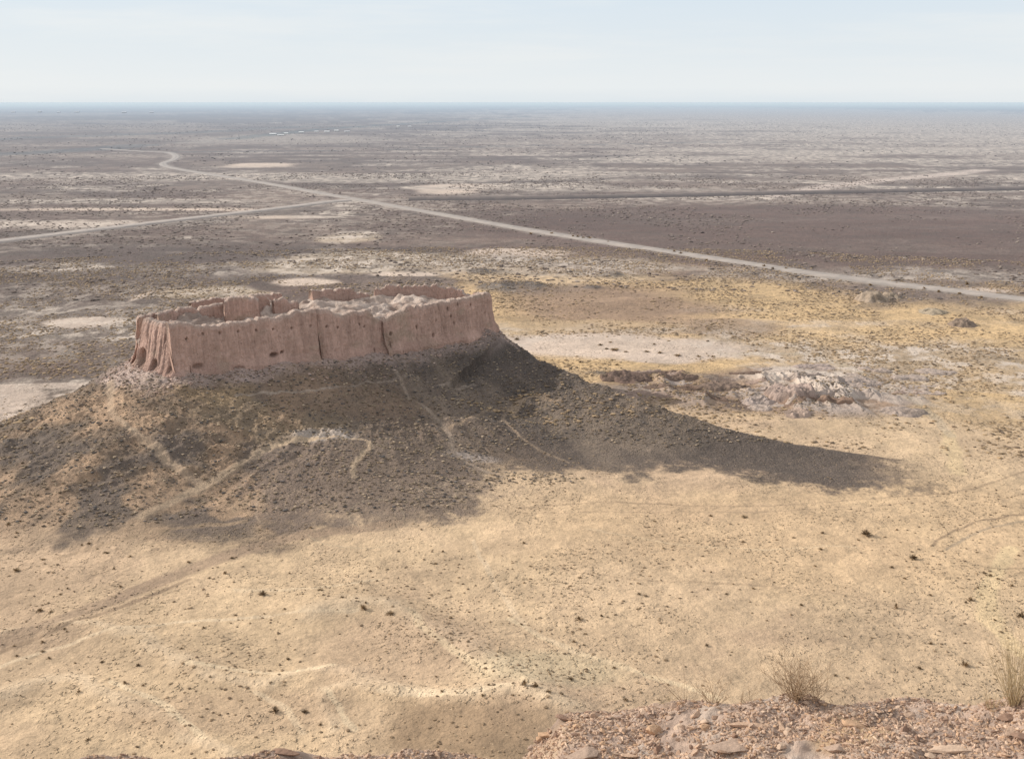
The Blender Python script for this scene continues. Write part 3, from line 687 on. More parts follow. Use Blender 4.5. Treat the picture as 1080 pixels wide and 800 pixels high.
# back wall, seen from inside: outer side faces away
def bt(px, py, x, y): return z_of(py, y-1.5)
bk = [(-10, 316.5, 17.8, 26.4), (-13, 318.5, 18, z_of(306, 316)), (-17, 319.5, 18, z_of(302.5, 317)), (-22, 320, 18, z_of(300.5, 318)), (-30, 320, 18, z_of(301, 318)), (-37, 319.5, 18, z_of(300.5, 317)), (-40.5, 319, 18, z_of(301, 317))]
build_wall('back_wall', [b[:3] for b in bk], [b[3] for b in bk], 2.2, 1.0, fort, 33, lambda x, y: fill_z(x, y)-.6, .42, (), (), jag=.75)
bk = [(-42.5, 318.5, 18, z_of(308, 316)), (-45, 317.5, 18, z_of(304.5, 315)), (-50, 315.5, 18, z_of(304.5, 313)), (-55, 312.5, 18, z_of(306, 310)), (-58.5, 310, 18, z_of(306.5, 307))]
build_wall('back_wall', [b[:3] for b in bk], [b[3] for b in bk], 2.2, 1.0, fort, 43, lambda x, y: fill_z(x, y)-.6, .2, (), (), jag=.6)
bk = [(-66, 308, 17.7, z_of(309, 306)), (-68, 307, 17.6, z_of(308.5, 304)), (-71, 305, 17.5, z_of(311, 301)), (-74, 303.4, 17.5, z_of(317.5, 301)), (-78, 301, 17.5, z_of(316, 298)), (-81, 299, 17.5, z_of(314, 298)), (-84, 296.5, 17.4, z_of(315.5, 294)), (-88, 293, 17, z_of(318.5, 290))]
build_wall('back_wall', [b[:3] for b in bk], [b[3] for b in bk], 2.0, 1.0, fort, 53, lambda x, y: fill_z(x, y)-.6, .25, (), (), jag=.5)
bk = [(-95.2, 283, 16.6, z_of(331, 281)), (-96.6, 278, 16.4, z_of(333, 276)), (-96.2, 272.5, 16.2, z_of(335, 271)), (-94.8, 268.9, 16.0, z_of(336, 268))]
build_wall('end_wall', [b[:3] for b in bk], [b[3] for b in bk], 2.0, 1.2, fort, 63, lambda x, y: fill_z(x, y)-.6, .4, (), (), jag=.5)
# inner walls and stumps
def stump(name, pts, tops, seed, thick=1.8, fl=.25):
    z0 = [float(fill_z(p[0], p[1]))-1.4 for p in pts]
    build_wall(name, [(p[0], p[1], z) for p, z in zip(pts, z0)], tops, thick, .7, fort, seed, lambda x, y: fill_z(x, y)-1, fl, (), (), foot=.6, jag=.6)
stump('inner_wall', [(-90.5, 277.5), (-87, 282), (-81, 285.5), (-76.5, 287.8)], [z_of(332, 278), z_of(326, 282), z_of(324, 285), z_of(320, 288)], 73)
stump('inner_wall', [(-75.6, 284.5), (-72, 285.5), (-67, 287.0)], [z_of(317, 286), z_of(313, 287), z_of(314, 288)], 83, 3.4)
stump('inner_wall', [(-73, 290.5), (-70, 293), (-66, 296)], [z_of(314, 292), z_of(311.5, 294), z_of(310, 297)], 93)
stump('inner_wall', [(-64.5, 294), (-61.5, 295.5), (-58.5, 297.2)], [z_of(316, 295), z_of(314, 296), z_of(318, 298)], 103, 1.6, .5)
# rubble that fills the court
gx, gy = np.meshgrid(np.arange(-98, -2, .3), np.arange(253, 323, .3), indexing='ij')
gz = fill_z(gx, gy); ds_, _, _ = seg_dist(gx, gy, OUT, None, True); ins = inside(gx, gy, OUT); keep = ins & (ds_ > 1.9)
gz = gz-ss(3.2, 1.9, ds_)*1.2
idx = -np.ones(gx.shape, int); idx[keep] = np.arange(keep.sum())
f = np.stack([idx[:-1, :-1], idx[1:, :-1], idx[1:, 1:], idx[:-1, 1:]], -1).reshape(-1, 4); f = f[(f >= 0).all(1)]
V = np.stack([gx[keep], gy[keep], gz[keep]], 1); q = fbm(V[:, 0]/3, V[:, 1]/3, 4, 77)
cc = mixc(np.tile((.46, .365, .31), (len(V), 1)), (.29, .21, .175), ss(.5, .7, q)*.8); cc = mixc(cc, (.58, .48, .42), ss(.45, .3, q)*.7)
cc = mixc(cc, (.26, .195, .165), ss(-66, -80, V[:, 0])*.6)  # shade of the low left court painted into the floor
link('rubble_floor', mesh_np('rubble_floor', V, f, cc), M_RUB, fort)
print('fort', time.time()-T0)

# ------------------------------------------------------------------ rock shapes
def ico(level):
    import bmesh
    bm = bmesh.new(); bmesh.ops.create_icosphere(bm, subdivisions=level, radius=1)
    bm.verts.ensure_lookup_table(); V = np.array([v.co[:] for v in bm.verts]); Ff = np.array([[v.index for v in f_.verts] for f_ in bm.faces]); bm.free()
    return V/np.linalg.norm(V, axis=1)[:, None], Ff
ICO1, ICO2, ICO3 = ico(1), ico(2), ico(4)
def rock_pts(D, rng, planes=11, flat=1.0, rough=.0):
    N_ = rng.normal(size=(planes, 3)); N_ /= np.linalg.norm(N_, axis=1)[:, None]; h = rng.uniform(.55, 1.0, planes)
    dd = D@N_.T; t = np.where(dd > .05, h/np.maximum(dd, .05), 9).min(1); t = np.minimum(t, 1.25)
    P_ = D*t[:, None]; P_ *= np.array([1, rng.uniform(.5, .9), rng.uniform(.25, .6)*flat])
    if rough: P_ = P_*(1+rough*(rng.random(len(P_))[:, None]-.5))
    return P_
M_STONE = attr_material('broken_stone', bumps=(22, .012), var=.28, scale=9)
# ------------------------------------------------------------------ rocky rim under the photographer's feet
EDGE = [(-60, 800), (180, 799), (225, 794), (260, 789), (300, 787), (345, 792), (395, 795), (425, 790), (455, 792), (480, 797), (520, 796), (548, 789), (560, 777), (578, 764), (592, 748), (605, 745), (640, 744), (700, 739),
        (740, 734), (800, 733), (850, 732), (900, 734), (950, 738), (1000, 741), (1040, 740), (1062, 735), (1100, 733), (1200, 735)]
ED = []
for px, py in EDGE:
    x, y, zz = ray(px, py); k = 9.2/math.hypot(x, y); ED.append((x*k, H+zz*k))
EX = [e[0] for e in ED]; EZ = [e[1] for e in ED]
def rim_z(x, y):
    r = np.hypot(x, y); ze = np.interp(x, EX, EZ)+.0
    e = 9.2+(fbm(x/.5, x*0, 3, 200)-.5)*.3
    d = e-r                                        # inward distance from the edge
    z = ze-.055*np.clip(d, 0, 2)+.30*np.clip(d-1.6, 0, 9)
    out = np.clip(-d, 0, 9); z = z-out*1.5-np.clip(out, 0, .3)*.6
    n = (ridged(x/.6, y/.4, 5, 210)-.55)*.13+(fbm(x/.16, y/.16, 4, 214)-.5)*.055
    return z+n*ss(-.2, .15, d)-.03
xs = np.concatenate([np.arange(-9, -4.6, .08), np.arange(-4.6, 5.2, .016), np.arange(5.2, 9, .08)])
tt = np.concatenate([np.arange(2.2, 7.0, .2), np.arange(7.0, 9.6, .013), np.arange(9.6, 11.6, .12)])
Xr, Tr = np.meshgrid(xs, tt, indexing='ij'); Yr = np.sqrt(np.maximum(Tr**2-Xr**2, .0)) if False else Tr-(np.sqrt(81)-np.sqrt(np.maximum(81-Xr**2*.98, 1)))*1.0
Zr = rim_z(Xr, Yr)
q = fbm(Xr/.35, Yr/.35, 4, 220); c = np.empty(Xr.shape+(3,)); c[...] = (.49, .36, .285)
c = mixc(c, (.29, .215, .175), ss(.5, .68, q)*.8); c = mixc(c, (.50, .41, .345), ss(.45, .3, q)*.7)
X0 = 900; 
def rim_at(px, py):
    py = max(py, float(np.interp(px, [e[0] for e in EDGE], [e[1] for e in EDGE]))+3.5)
    x, y, zz = ray(px, py); k = np.linspace(6.8, 9.15, 240)/math.hypot(x, y)
    rz = rim_z(x*k, y*k); hit = np.nonzero(H+zz*k <= rz)[0]; i = hit[0] if len(hit) else 239
    return (float(x*k[i]), float(y*k[i]), float(rz[i]))
for (px, py, rx, ry, t, am) in [(895, 768, .30, .22, (.50, .34, .20), .8), (585, 775, .28, .3, (.46, .33, .22), .7), (610, 760, .12, .2, (.55, .36, .22), .5), (770, 780, .5, .25, (.50, .37, .28), .3), (740, 750, .3, .15, (.46, .345, .27), .3)]:
    x, y, _ = rim_at(px, py); m = ss(1.3, .6, np.sqrt(((Xr-x)/rx)**2+((Yr-y)/ry)**2)+(q-.5)*1.6); c = mixc(c, t, m*am)
me = mesh_np('rocky_rim', np.stack([Xr, Yr, Zr], -1).reshape(-1, 3), grid_faces(len(xs), len(tt)), c.reshape(-1, 3))
link('rocky_rim_ground', me, attr_material('rim_soil', bumps=(30, .02), var=.3, scale=14), kind='structure')

# ------------------------------------------------------------------ stones on the rim
STC = [(.49, .36, .285), (.34, .24, .19), (.50, .375, .305), (.27, .185, .15), (.48, .335, .24), (.40, .31, .265), (.55, .43, .355)]
rock_meshes = []
rg = np.random.default_rng(5)
for i in range(14):
    P_ = rock_pts(ICO3[0], rg, rg.integers(9, 16), rg.uniform(.7, 1.1), .03)
    cc = np.tile(np.array(STC[i % 7])*(1.05, .98, .88), (len(P_), 1))*(.85+.3*rg.random((len(P_), 1)))
    me = mesh_np('stone', P_, ICO3[1], cc, smooth=False); me.materials.append(M_STONE); rock_meshes.append(me)
def rot_euler(): return (random.uniform(-.5, .5), random.uniform(-.5, .5), random.uniform(0, 6.28))
n_st = 0
placed = []
SHR = .55
def put_stone(x, y, s, label, group=None, mesh=None, rot=None, sink=.38, name='stone', cat='stone', sc3=(1, 1, 1)):
    z = float(rim_z(np.array([x]), np.array([y]))[0])
    o = link(name, mesh or random.choice(rock_meshes), label=label, category=cat)
    if group: o['group'] = group
    if name == 'boulder': s *= SHR; sink = .42
    o.location = (x, y, z+s*sc3[2]*(.5-sink)); o.scale = (s*sc3[0], s*sc3[1], s*sc3[2]); o.rotation_euler = rot or rot_euler()
    return o
special = [(613, 797, .26, (1.1, .8, .7), 'smooth grey boulder with a rounded top at the bottom edge of the rim', 5),
           (570, 758, .13, (.8, .8, 1.3), 'jagged tan block leaning on the rim corner above the sandy slope', 4),
           (592, 755, .13, (1, .8, 1.1), 'dark brown cracked block at the inner corner of the rim', 3),
           (577, 772, .16, (1.5, .8, .7), 'broad ochre slab lying below the jagged tan block', 4),
           (900, 764, .17, (1.5, .9, .8), 'orange tinted rock outcrop standing alone in the grey rubble', 4),
           (1063, 757, .16, (1.1, .9, 1), 'upper dark grey boulder at the right end of the rubble rim', 3),
           (1068, 771, .14, (1.3, .9, .8), 'pale tan boulder tucked under the dark grey boulders', 2),
           (1078, 779, .16, (1.1, .9, 1), 'lower dark grey boulder cut by the right picture edge', 3),
           (1000, 790, .22, (2.2, .7, .35), 'long flat pale slab lying level near the lower right corner', 6),
           (705, 742, .14, (1.6, .8, .8), 'low grey rock under the wispy bushes at the rim edge', 5),
           (770, 787, .24, (1.7, .9, .5), 'wide grey bedrock slab half buried at the bottom of the rubble', 5),
           (880, 790, .17, (1.1, .9, 1), 'grey pointed boulder right of the half buried bedrock slab', 5),
           (785, 765, .17, (1.9, .8, .4), 'flat dusty slab half way down the rubble left of the orange outcrop', 0),
           (300, 793, .16, (1.5, .8, .8), 'grey lump at the left end of the low rocky rim', 3)]
for px, py, s, s3, lab, mi in special:
    x, y, z = rim_at(px, min(py, 798)); put_stone(x, y, s, lab, None, rock_meshes[mi], sc3=s3, rot=(random.uniform(-.15, .15), random.uniform(-.15, .15), random.uniform(-.5, .5)), name='boulder', cat='boulder')
n = 0
while n < 285:
    px = random.uniform(215, 1085) if random.random() < .2 else random.uniform(560, 1085)
    ey = float(np.interp(px, [e[0] for e in EDGE], [e[1] for e in EDGE]))
    py = ey+(798-ey)*random.random()**1.1+1
    if py > 799: py = 799
    x, y, z = rim_at(px, py); s = .018+.026*random.random()**2.2+(.025 if random.random() < .08 else 0)
    put_stone(x, y, s, 'angular buff or brown stone about fist size lying in the rubble along the rim', 'loose stones on the rocky rim'); n += 1
# the smaller rubble, past counting
def merged(name, tmpl, pos, scl, rotz, tilt, col, mat, smooth=False, **props):
    """tmpl: list of (V,F,Cmul) templates"""
    n = len(pos); ch = RNG.integers(0, len(tmpl), n); Vs = []; Fs = []; Cs = []; off = 0
    for t, (tv, tf, tc) in enumerate(tmpl):
        k = np.where(ch == t)[0]
        if not len(k): continue
        c, s = np.cos(rotz[k])[:, None], np.sin(rotz[k])[:, None]
        v = tv[None]*scl[k][:, None, :]
        ct, st = np.cos(tilt[k])[:, None], np.sin(tilt[k])[:, None]
        y, z = v[..., 1]*ct-v[..., 2]*st, v[..., 1]*st+v[..., 2]*ct; x = v[..., 0]
        v = np.stack([x*c-y*s, x*s+y*c, z], -1)+pos[k][:, None, :]
        Vs.append(v.reshape(-1, 3)); Fs.append((tf[None]+(np.arange(len(k))*len(tv)+off)[:, None, None]).reshape(-1, tf.shape[1]))
        cc = (col[k][:, None, :]*tc[None, :, None]); Cs.append(cc.reshape(-1, 3)); off += len(k)*len(tv)
    me = mesh_np(name, np.concatenate(Vs), Fs, np.concatenate(Cs), smooth=smooth)
    return link(name, me, mat, **props)
N = 85000
px = RNG.uniform(-4.9, 4.9, N); t = 9.32-2.3*RNG.random(N); py = t-(9-np.sqrt(np.maximum(81-px**2*.98, 1)))
cl = fbm(px/.5, py/.4, 3, 231); kp = cl > .27+.14*RNG.random(N); px, py = px[kp], py[kp]; N = len(px)
s = .005+.019*RNG.random(N)**2.6; pz = rim_z(px, py)+s*.02
tm = [(rock_pts(ICO2[0], rg, 9), ICO2[1], np.ones(len(ICO2[0]))) for _ in range(8)]
cc = np.array([1.05, .98, .88])*np.array(STC)[RNG.integers(0, 7, N)]*(.8+.4*RNG.random((N, 1)))
sc3 = np.stack([s*RNG.uniform(.9, 1.6, N), s, s*RNG.uniform(.6, 1.1, N)], 1)
merged('stone_rubble', tm, np.stack([px, py, pz], 1), sc3, RNG.uniform(0, 6.28, N), RNG.uniform(-.5, .5, N), cc, M_STONE, kind='stuff', label='fine broken rubble covering the rim at the bottom right', category='rubble')

# ------------------------------------------------------------------ dry bushes
def twig_bush(rng, n_stem, hgt, spread, levels=3, rad=.0022, kinky=.16, sub=3):
    V = []; Fc = []
    def tube(p, d, L, r, lev):
        k = 4; pts = [p.copy()]
        for j in range(k):
            d = d+rng.normal(size=3)*kinky; d[2] += .05; d /= np.linalg.norm(d); p = p+d*L/k; pts.append(p.copy())
        b = len(V); side = np.cross(d, [0, 0, 1.]); side = side/(np.linalg.norm(side)+1e-6); up = np.cross(side, d)
        for j, q in enumerate(pts):
            rr = r*(1-.6*j/k)
            for a in range(3):
                V.append(q+rr*(math.cos(a*2.094)*side+math.sin(a*2.094)*up))
        for j in range(k):
            for a in range(3):
                Fc.append((b+j*3+a, b+j*3+(a+1) % 3, b+j*3+3+(a+1) % 3, b+j*3+3+a))
        if lev > 0:
            for _ in range(sub):
                j = rng.integers(1, k+1); nd = d+rng.normal(size=3)*.55; nd[2] = abs(nd[2])*.7+.1; nd /= np.linalg.norm(nd)
                tube(pts[j], nd, L*rng.uniform(.4, .75), r*.62, lev-1)
    for i in range(n_stem):
        a = rng.uniform(0, 6.28); ti = rng.uniform(0, 1)**.7*spread
        d = np.array([math.cos(a)*ti, math.sin(a)*ti, 1.0]); d /= np.linalg.norm(d)
        tube(np.array([math.cos(a), math.sin(a), 0])*.04*rng.random()-np.array([0, 0, .03]), d, hgt*rng.uniform(.5, .8), rad, levels-1)
    return np.array(V), np.array(Fc)
M_TWIG = plain_material('dry_twigs', (.33, .225, .14), (.47, .34, .23), 9)
M_STRAW = plain_material('straw', (.42, .32, .19), (.50, .38, .23), 6)
rg2 = np.random.default_rng(21)
def put_bush(name, px, py, args, label, mat, cat, s=1.0, group=None):
    x, y, z = rim_at(px, 0); V, Ff = twig_bush(rg2, **args)
    o = link(name, mesh_np(name, V, Ff, smooth=True), mat, label=label, category=cat); o.location = (x, y, z+.01); o.scale = (s, s, s)
    if group: o['group'] = group
    return o
put_bush('dry_bush', 838, 737, dict(n_stem=46, hgt=.44, spread=1.0, levels=3, rad=.0034), 'largest leafless brown bush standing on the rim edge', M_TWIG, 'bush')
put_bush('dry_bush', 861, 738, dict(n_stem=12, hgt=.30, spread=1.1, levels=3, rad=.0026), 'low twiggy bush growing against the right side of the largest bush', M_TWIG, 'bush')
put_bush('dry_bush', 786, 736, dict(n_stem=9, hgt=.25, spread=.8, levels=3, rad=.0028), 'small upright brown bush just left of the largest bush', M_TWIG, 'bush')
put_bush('dry_bush', 752, 739, dict(n_stem=14, hgt=.30, spread=1.2, levels=3, rad=.003), 'wispy bush with pale stems behind the low grey rock', M_TWIG, 'bush')
put_bush('dry_bush', 722, 743, dict(n_stem=8, hgt=.42, spread=1.5, levels=2, rad=.0024, sub=3), 'sparse bush with long thin twigs at the left end of the rim bushes', M_TWIG, 'bush')
put_bush('dry_bush', 883, 738, dict(n_stem=7, hgt=.16, spread=1.2, levels=2, rad=.002), 'tiny twig tuft right of the largest bush', M_TWIG, 'bush')
put_bush('dry_grass', 1047, 744, dict(n_stem=34, hgt=.24, spread=1.1, levels=1, rad=.0018, kinky=.06, sub=0), 'short straw coloured grass tuft on the rim edge before the tall grass', M_STRAW, 'grass tuft')
put_bush('dry_grass', 1070, 741, dict(n_stem=95, hgt=.85, spread=.6, levels=2, rad=.002, kinky=.07, sub=1), 'tall pale straw grass swaying over the sand at the right edge', M_STRAW, 'grass tuft')
put_bush('dry_grass', 706, 741, dict(n_stem=16, hgt=.2, spread=1.2, levels=1, rad=.0016, kinky=.08, sub=0), 'thin straw tuft left of the wispy rim bushes', M_STRAW, 'grass tuft')

# ------------------------------------------------------------------ desert shrubs below
def shrub_tmpl(rng, n=26, flat=.75):
    """many narrow leaves fanning out of a root"""
    V = []; Ff = []
    for i in range(n):
        a = rng.uniform(0, 6.28); e = rng.uniform(.05, 1.3); L = rng.uniform(.55, 1.0)
        d = np.array([math.cos(a)*math.cos(e), math.sin(a)*math.cos(e), math.sin(e)*flat]); w = np.array([-math.sin(a), math.cos(a), 0])*rng.uniform(.05, .13)
        p0 = d*.05; p1 = d*L*.6+w+rng.normal(size=3)*.04; p2 = d*L; p3 = d*L*.55-w
        b = len(V); V += [p0, p1, p2, p3]; Ff.append((b, b+1, b+2, b+3))
    return np.array(V), np.array(Ff), np.ones(len(V))
def blob_tmpl(rng):
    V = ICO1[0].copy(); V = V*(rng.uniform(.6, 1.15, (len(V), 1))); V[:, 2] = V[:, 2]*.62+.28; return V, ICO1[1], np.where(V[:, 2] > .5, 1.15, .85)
M_SHRUB = attr_material('desert_shrub', bumps=(5, .03), var=.25, scale=1.5)
stm = [shrub_tmpl(rg2, 46) for _ in range(7)]; small_t = [shrub_tmpl(rg2, 12, .6) for _ in range(6)]; bl = [blob_tmpl(rg2) for _ in range(6)]
sh_me = []
for i, (v, f_, c_) in enumerate(stm):
    me = mesh_np('desert_shrub', v, f_, np.tile(((.29, .205, .125), (.35, .25, .155), (.23, .165, .105))[i % 3], (len(v), 1)), smooth=False); me.materials.append(M_SHRUB); sh_me.append(me)
def put_shrub(px, py, wpx, label, group=None, guess=0., tall=.7, mesh=None, name='desert_shrub'):
    x, y, z = ground_hit(px, py, guess); r = math.sqrt(x*x+y*y+(H-z)**2); s = wpx/2*r/F
    o = link(name, mesh or random.choice(sh_me), label=label, category='shrub')
    if group: o['group'] = group
    o.location = (x, y, z-.03); o.scale = (s, s, s*tall/.7); o.rotation_euler = (0, 0, random.uniform(0, 6.28)); return o
uniq = [(277, 627, 13, .8, 'bare spiky shrub at the left end of a pale sand streak'), (338, 622, 9, .5, 'flat shrub at the right end of a pale sand streak'), (361, 630, 7, .7, 'small shrub just up the slope from the paired dark shrubs'),
        (383, 642, 12, 1.1, 'upright brush shrub, left of the paired dark shrubs'), (412, 647, 14, .6, 'rounded dark shrub, right of the paired dark shrubs'), (42, 644, 11, .7, 'dark shrub by the left picture edge beside the wheel track'),
        (54, 645, 8, .4, 'low flat shrub touching the dark shrub at the left edge'), (611, 653, 12, .8, 'dark rounded shrub alone on the open sand above the pale trail'), (914, 564, 17, .8, 'largest shrub on the open sand, by the curved track at right'),
        (963, 589, 14, .8, 'grey leafed shrub below the curved track at right'), (1023, 633, 9, 1.1, 'upright shrub in the bare sand bowl at right'), (945, 641, 6, 3.2, 'tall thin shrub like a post on the open sand'),
        (1077, 650, 14, .8, 'dark shrub touching the right picture edge above the tall grass'), (290, 750, 15, .8, 'spiky dark shrub at the lower left, larger of two neighbours'), (322, 751, 11, .8, 'dark shrub at the lower left, smaller of two neighbours'),
        (338, 764, 7, .7, 'small shrub below the two spiky neighbours'), (17, 602, 11, .7, 'dark shrub near the left edge at the foot of the hill'), (112, 583, 9, .5, 'flat shrub on the sand just below the hill foot'),
        (553, 722, 9, 2.0, 'tall ragged shrub on the shaded rim of the sandy hollow'), (565, 724, 9, 1.6, 'reddish ragged shrub beside the tall ragged shrub'), (602, 716, 11, .6, 'dark flat shrub in the pale sandy hollow'),
        (578, 729, 12, .4, 'low spreading shrub on the slope of the sandy hollow'), (660, 738, 9, .7, 'shrub just beyond the rubble at the hollow'), (1018, 702, 12, 1.2, 'open brush shrub on sand between rim and tall grass'),
        (970, 705, 9, .8, 'thin shrub on sand behind the middle of the rubble rim'), (93, 780, 8, .7, 'small dark shrub at the lower left corner area'), (785, 545, 12, .4, 'low dead branch shrub beside the long wheel track')]
for px, py, w, t, lab in uniq: put_shrub(px, py, w, lab, tall=t)
n = 0
while n < 235:
    px, py = random.uniform(0, 1080), random.uniform(540, 735)
    if py > 560-.06*abs(px-500) or px > 700:
        w = 3.2+4.5*random.random()**2.2
        put_shrub(px, py, w, 'low dry brown desert shrub casting a short shadow on the open sand', 'scattered shrubs on the open sand', tall=random.uniform(.4, 1.0)); n += 1
for px, py, w in [(613, 382, 9), (633, 364, 9), (640, 368, 8), (648, 369, 14), (660, 371, 8), (600, 385, 8), (682, 371, 9), (696, 372, 9), (715, 375, 12), (737, 376, 9), (545, 358, 10), (651, 385, 9), (644, 361, 7), (690, 363, 7), (752, 376, 8)]:
    put_shrub(px, py, w, 'grey brown saltbush on the pale silt pan behind the hill', 'saltbushes on the silt pan', tall=.45)
for px, py in [(582, 247), (604, 250), (609, 250.5), (615, 251.5), (622, 252), (641, 256), (711, 266), (718, 268), (745, 275), (806, 281), (815, 284), (829, 284), (918, 301), (945, 300), (975, 305), (990, 308), (1012, 310), (1035, 314), (560, 247), (1020, 300)]:
    put_shrub(px, py, 7, 'dark rounded bush growing on the verge of the long gravel road', 'bushes along the gravel road', tall=.9, mesh=random.choice(sh_me), name='roadside_bush')
print('shrubs', time.time()-T0)

def near_road(x, y):
    d1, _, _ = seg_dist(x, y, roadA[::6]+[roadA[-1]]); d2, _, _ = seg_dist(x, y, roadB[::6]+[roadB[-1]]); return np.minimum(d1, d2)
def wedge(n, r0, r1, a=27.5):
    r = np.sqrt(RNG.uniform(r0*r0, r1*r1, n)); t = np.radians(RNG.uniform(-a, a, n)); return r*np.sin(t), r*np.cos(t)
def scatter(name, n, r0, r1, tmpl, smin, smax, power, cols, label, cat, keepf, flatz=.7):
    x, y = wedge(n, r0, r1); k = keepf(x, y)
    x, y = x[k], y[k]; z = height(x, y); n = len(x); s = smin+(smax-smin)*RNG.random(n)**power
    col = np.array(cols)[RNG.integers(0, len(cols), n)]*(.75+.5*RNG.random((n, 1)))
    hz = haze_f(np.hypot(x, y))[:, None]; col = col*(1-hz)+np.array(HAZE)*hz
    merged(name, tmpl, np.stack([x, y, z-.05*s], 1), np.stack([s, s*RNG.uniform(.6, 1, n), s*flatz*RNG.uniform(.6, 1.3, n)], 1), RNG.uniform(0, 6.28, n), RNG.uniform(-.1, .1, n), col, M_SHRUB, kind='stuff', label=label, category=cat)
def off_path(x, y):
    k = np.ones(len(x), bool)
    for pts, w, t, am in HTRACKS[:7]: k &= near_dist(x, y, spline([at(*p) for p in pts], 3), 4) > w*1.1
    return k
def off_hill(x, y, lim=0):
    d, _, _ = seg_dist(x, y, OUT, None, True); return (~inside(x, y, OUT)) & (d > lim)
BR = [(.17, .12, .075), (.21, .155, .10), (.14, .10, .07), (.25, .19, .125)]
GR = [(.12, .085, .065), (.16, .115, .09), (.20, .15, .115), (.26, .20, .16)]
scatter('dry_tufts', 32000, 112, 300, small_t[:2]+bl, .09, .36, 2.6, [(.19, .13, .08), (.26, .18, .11), (.32, .23, .145)], 'tiny dry tufts dotting the tan sand around the hill', 'tufts',
        lambda x, y: off_hill(x, y, 2) & (fbm(x/14, y/14, 4, 301) > .40+.30*RNG.random(len(x))) & (fbm(x/50, y/40, 3, 303) > .30+.3*RNG.random(len(x))))
scatter('sand_clods', 70000, 112, 290, [(rock_pts(ICO1[0], rg, 9)*np.array([1, 1, .6]), ICO1[1], np.ones(12)) for _ in range(4)], .05, .20, 2.0, [(.46, .33, .21), (.30, .21, .135), (.54, .40, .26), (.38, .27, .175)], 'small stones and clods strewn over the sand', 'pebbles',
        lambda x, y: off_hill(x, y, 2) & (fbm(x/10, y/10, 3, 311) > .40+.15*RNG.random(len(x))))
scatter('hillside_scrub', 70000, 185, 350, small_t[:1]+bl, .12, .50, 2.2, BR+[(.12, .10, .09), (.10, .085, .075), (.34, .26, .18)], 'dense low scrub and stones over the dark slopes of the hill', 'scrub',
        lambda x, y: off_hill(x, y, 1.5) & (x < 95) & (height(x, y) > 1.3) & off_path(x, y))
nt_ = 5200; q = RNG.random(nt_)*(len(OUT)-1); i_ = q.astype(int); f_ = (q-i_)[:, None]; OA = np.array(OUT)
pp_ = OA[i_]*(1-f_)+OA[i_+1]*f_; k_ = RNG.random(nt_)**1.8*9; nx = (pp_[:, 0]+48)/46; ny = (pp_[:, 1]-286)/30; nl = np.hypot(nx, ny)+1e-6
tx, ty = pp_[:, 0]+nx/nl*k_+.566*k_*.4, pp_[:, 1]+ny/nl*k_-.824*k_*.4; tz_ = height(tx, ty); sz_ = .08+.5*RNG.random(nt_)**4
merged('fallen_mud_brick', [(rock_pts(ICO1[0], rg, 8), ICO1[1], np.ones(12)) for _ in range(5)], np.stack([tx, ty, tz_+.05*sz_], 1), np.stack([sz_, sz_*.8, sz_*.8], 1), RNG.uniform(0, 6.28, nt_), RNG.uniform(-.4, .4, nt_),
       np.array([(.46, .33, .28), (.38, .27, .22), (.30, .22, .18), (.52, .40, .34)])[RNG.integers(0, 4, nt_)], M_SHRUB, kind='stuff', label='fallen lumps of mud brick strewn below the fort walls', category='rubble')
def bare(x, y):
    m = ell(x, y, 640, 367, 125, 14); m = np.maximum(m, ell(x, y, 660, 322, 95, 20)*.8); m = np.maximum(m, ell(x, y, 90, 340, 36, 5)); m = np.maximum(m, ell(x, y, 30, 425, 100, 14)*.8)
    return RNG.random(len(x)) > m
scatter('sand_tussocks', 95000, 262, 620, bl, .20, .80, 2.0, [(.24, .165, .095), (.31, .215, .125), (.37, .26, .15), (.18, .125, .08)], 'rows of brown tussocks on the yellow sand flats beyond the hill', 'tussocks',
        lambda x, y: off_hill(x, y, 25) & bare(x, y) & (near_road(x, y) > 6) & (fbm(x/22, y/22, 3, 321) > .34+.22*RNG.random(len(x))), .6)
scatter('plain_scrub', 30000, 480, 1300, bl, .5, 1.5, 1.8, GR, 'grey brown scrub covering the plain around the roads', 'scrub',
        lambda x, y: (near_road(x, y) > 8) & (fbm(x/40, y/60, 3, 331) > .40+.2*RNG.random(len(x))), .6)
scatter('far_scrub', 16000, 1200, 4500, bl, .8, 2.4, 1.8, [(.15, .12, .10), (.19, .15, .125)], 'distant scrub fading into haze toward the horizon', 'scrub',
        lambda x, y: (near_road(x, y) > 10) & (fbm(x/110, y/150, 3, 341) > .40+.2*RNG.random(len(x))), .6)
print('scatter', time.time()-T0)

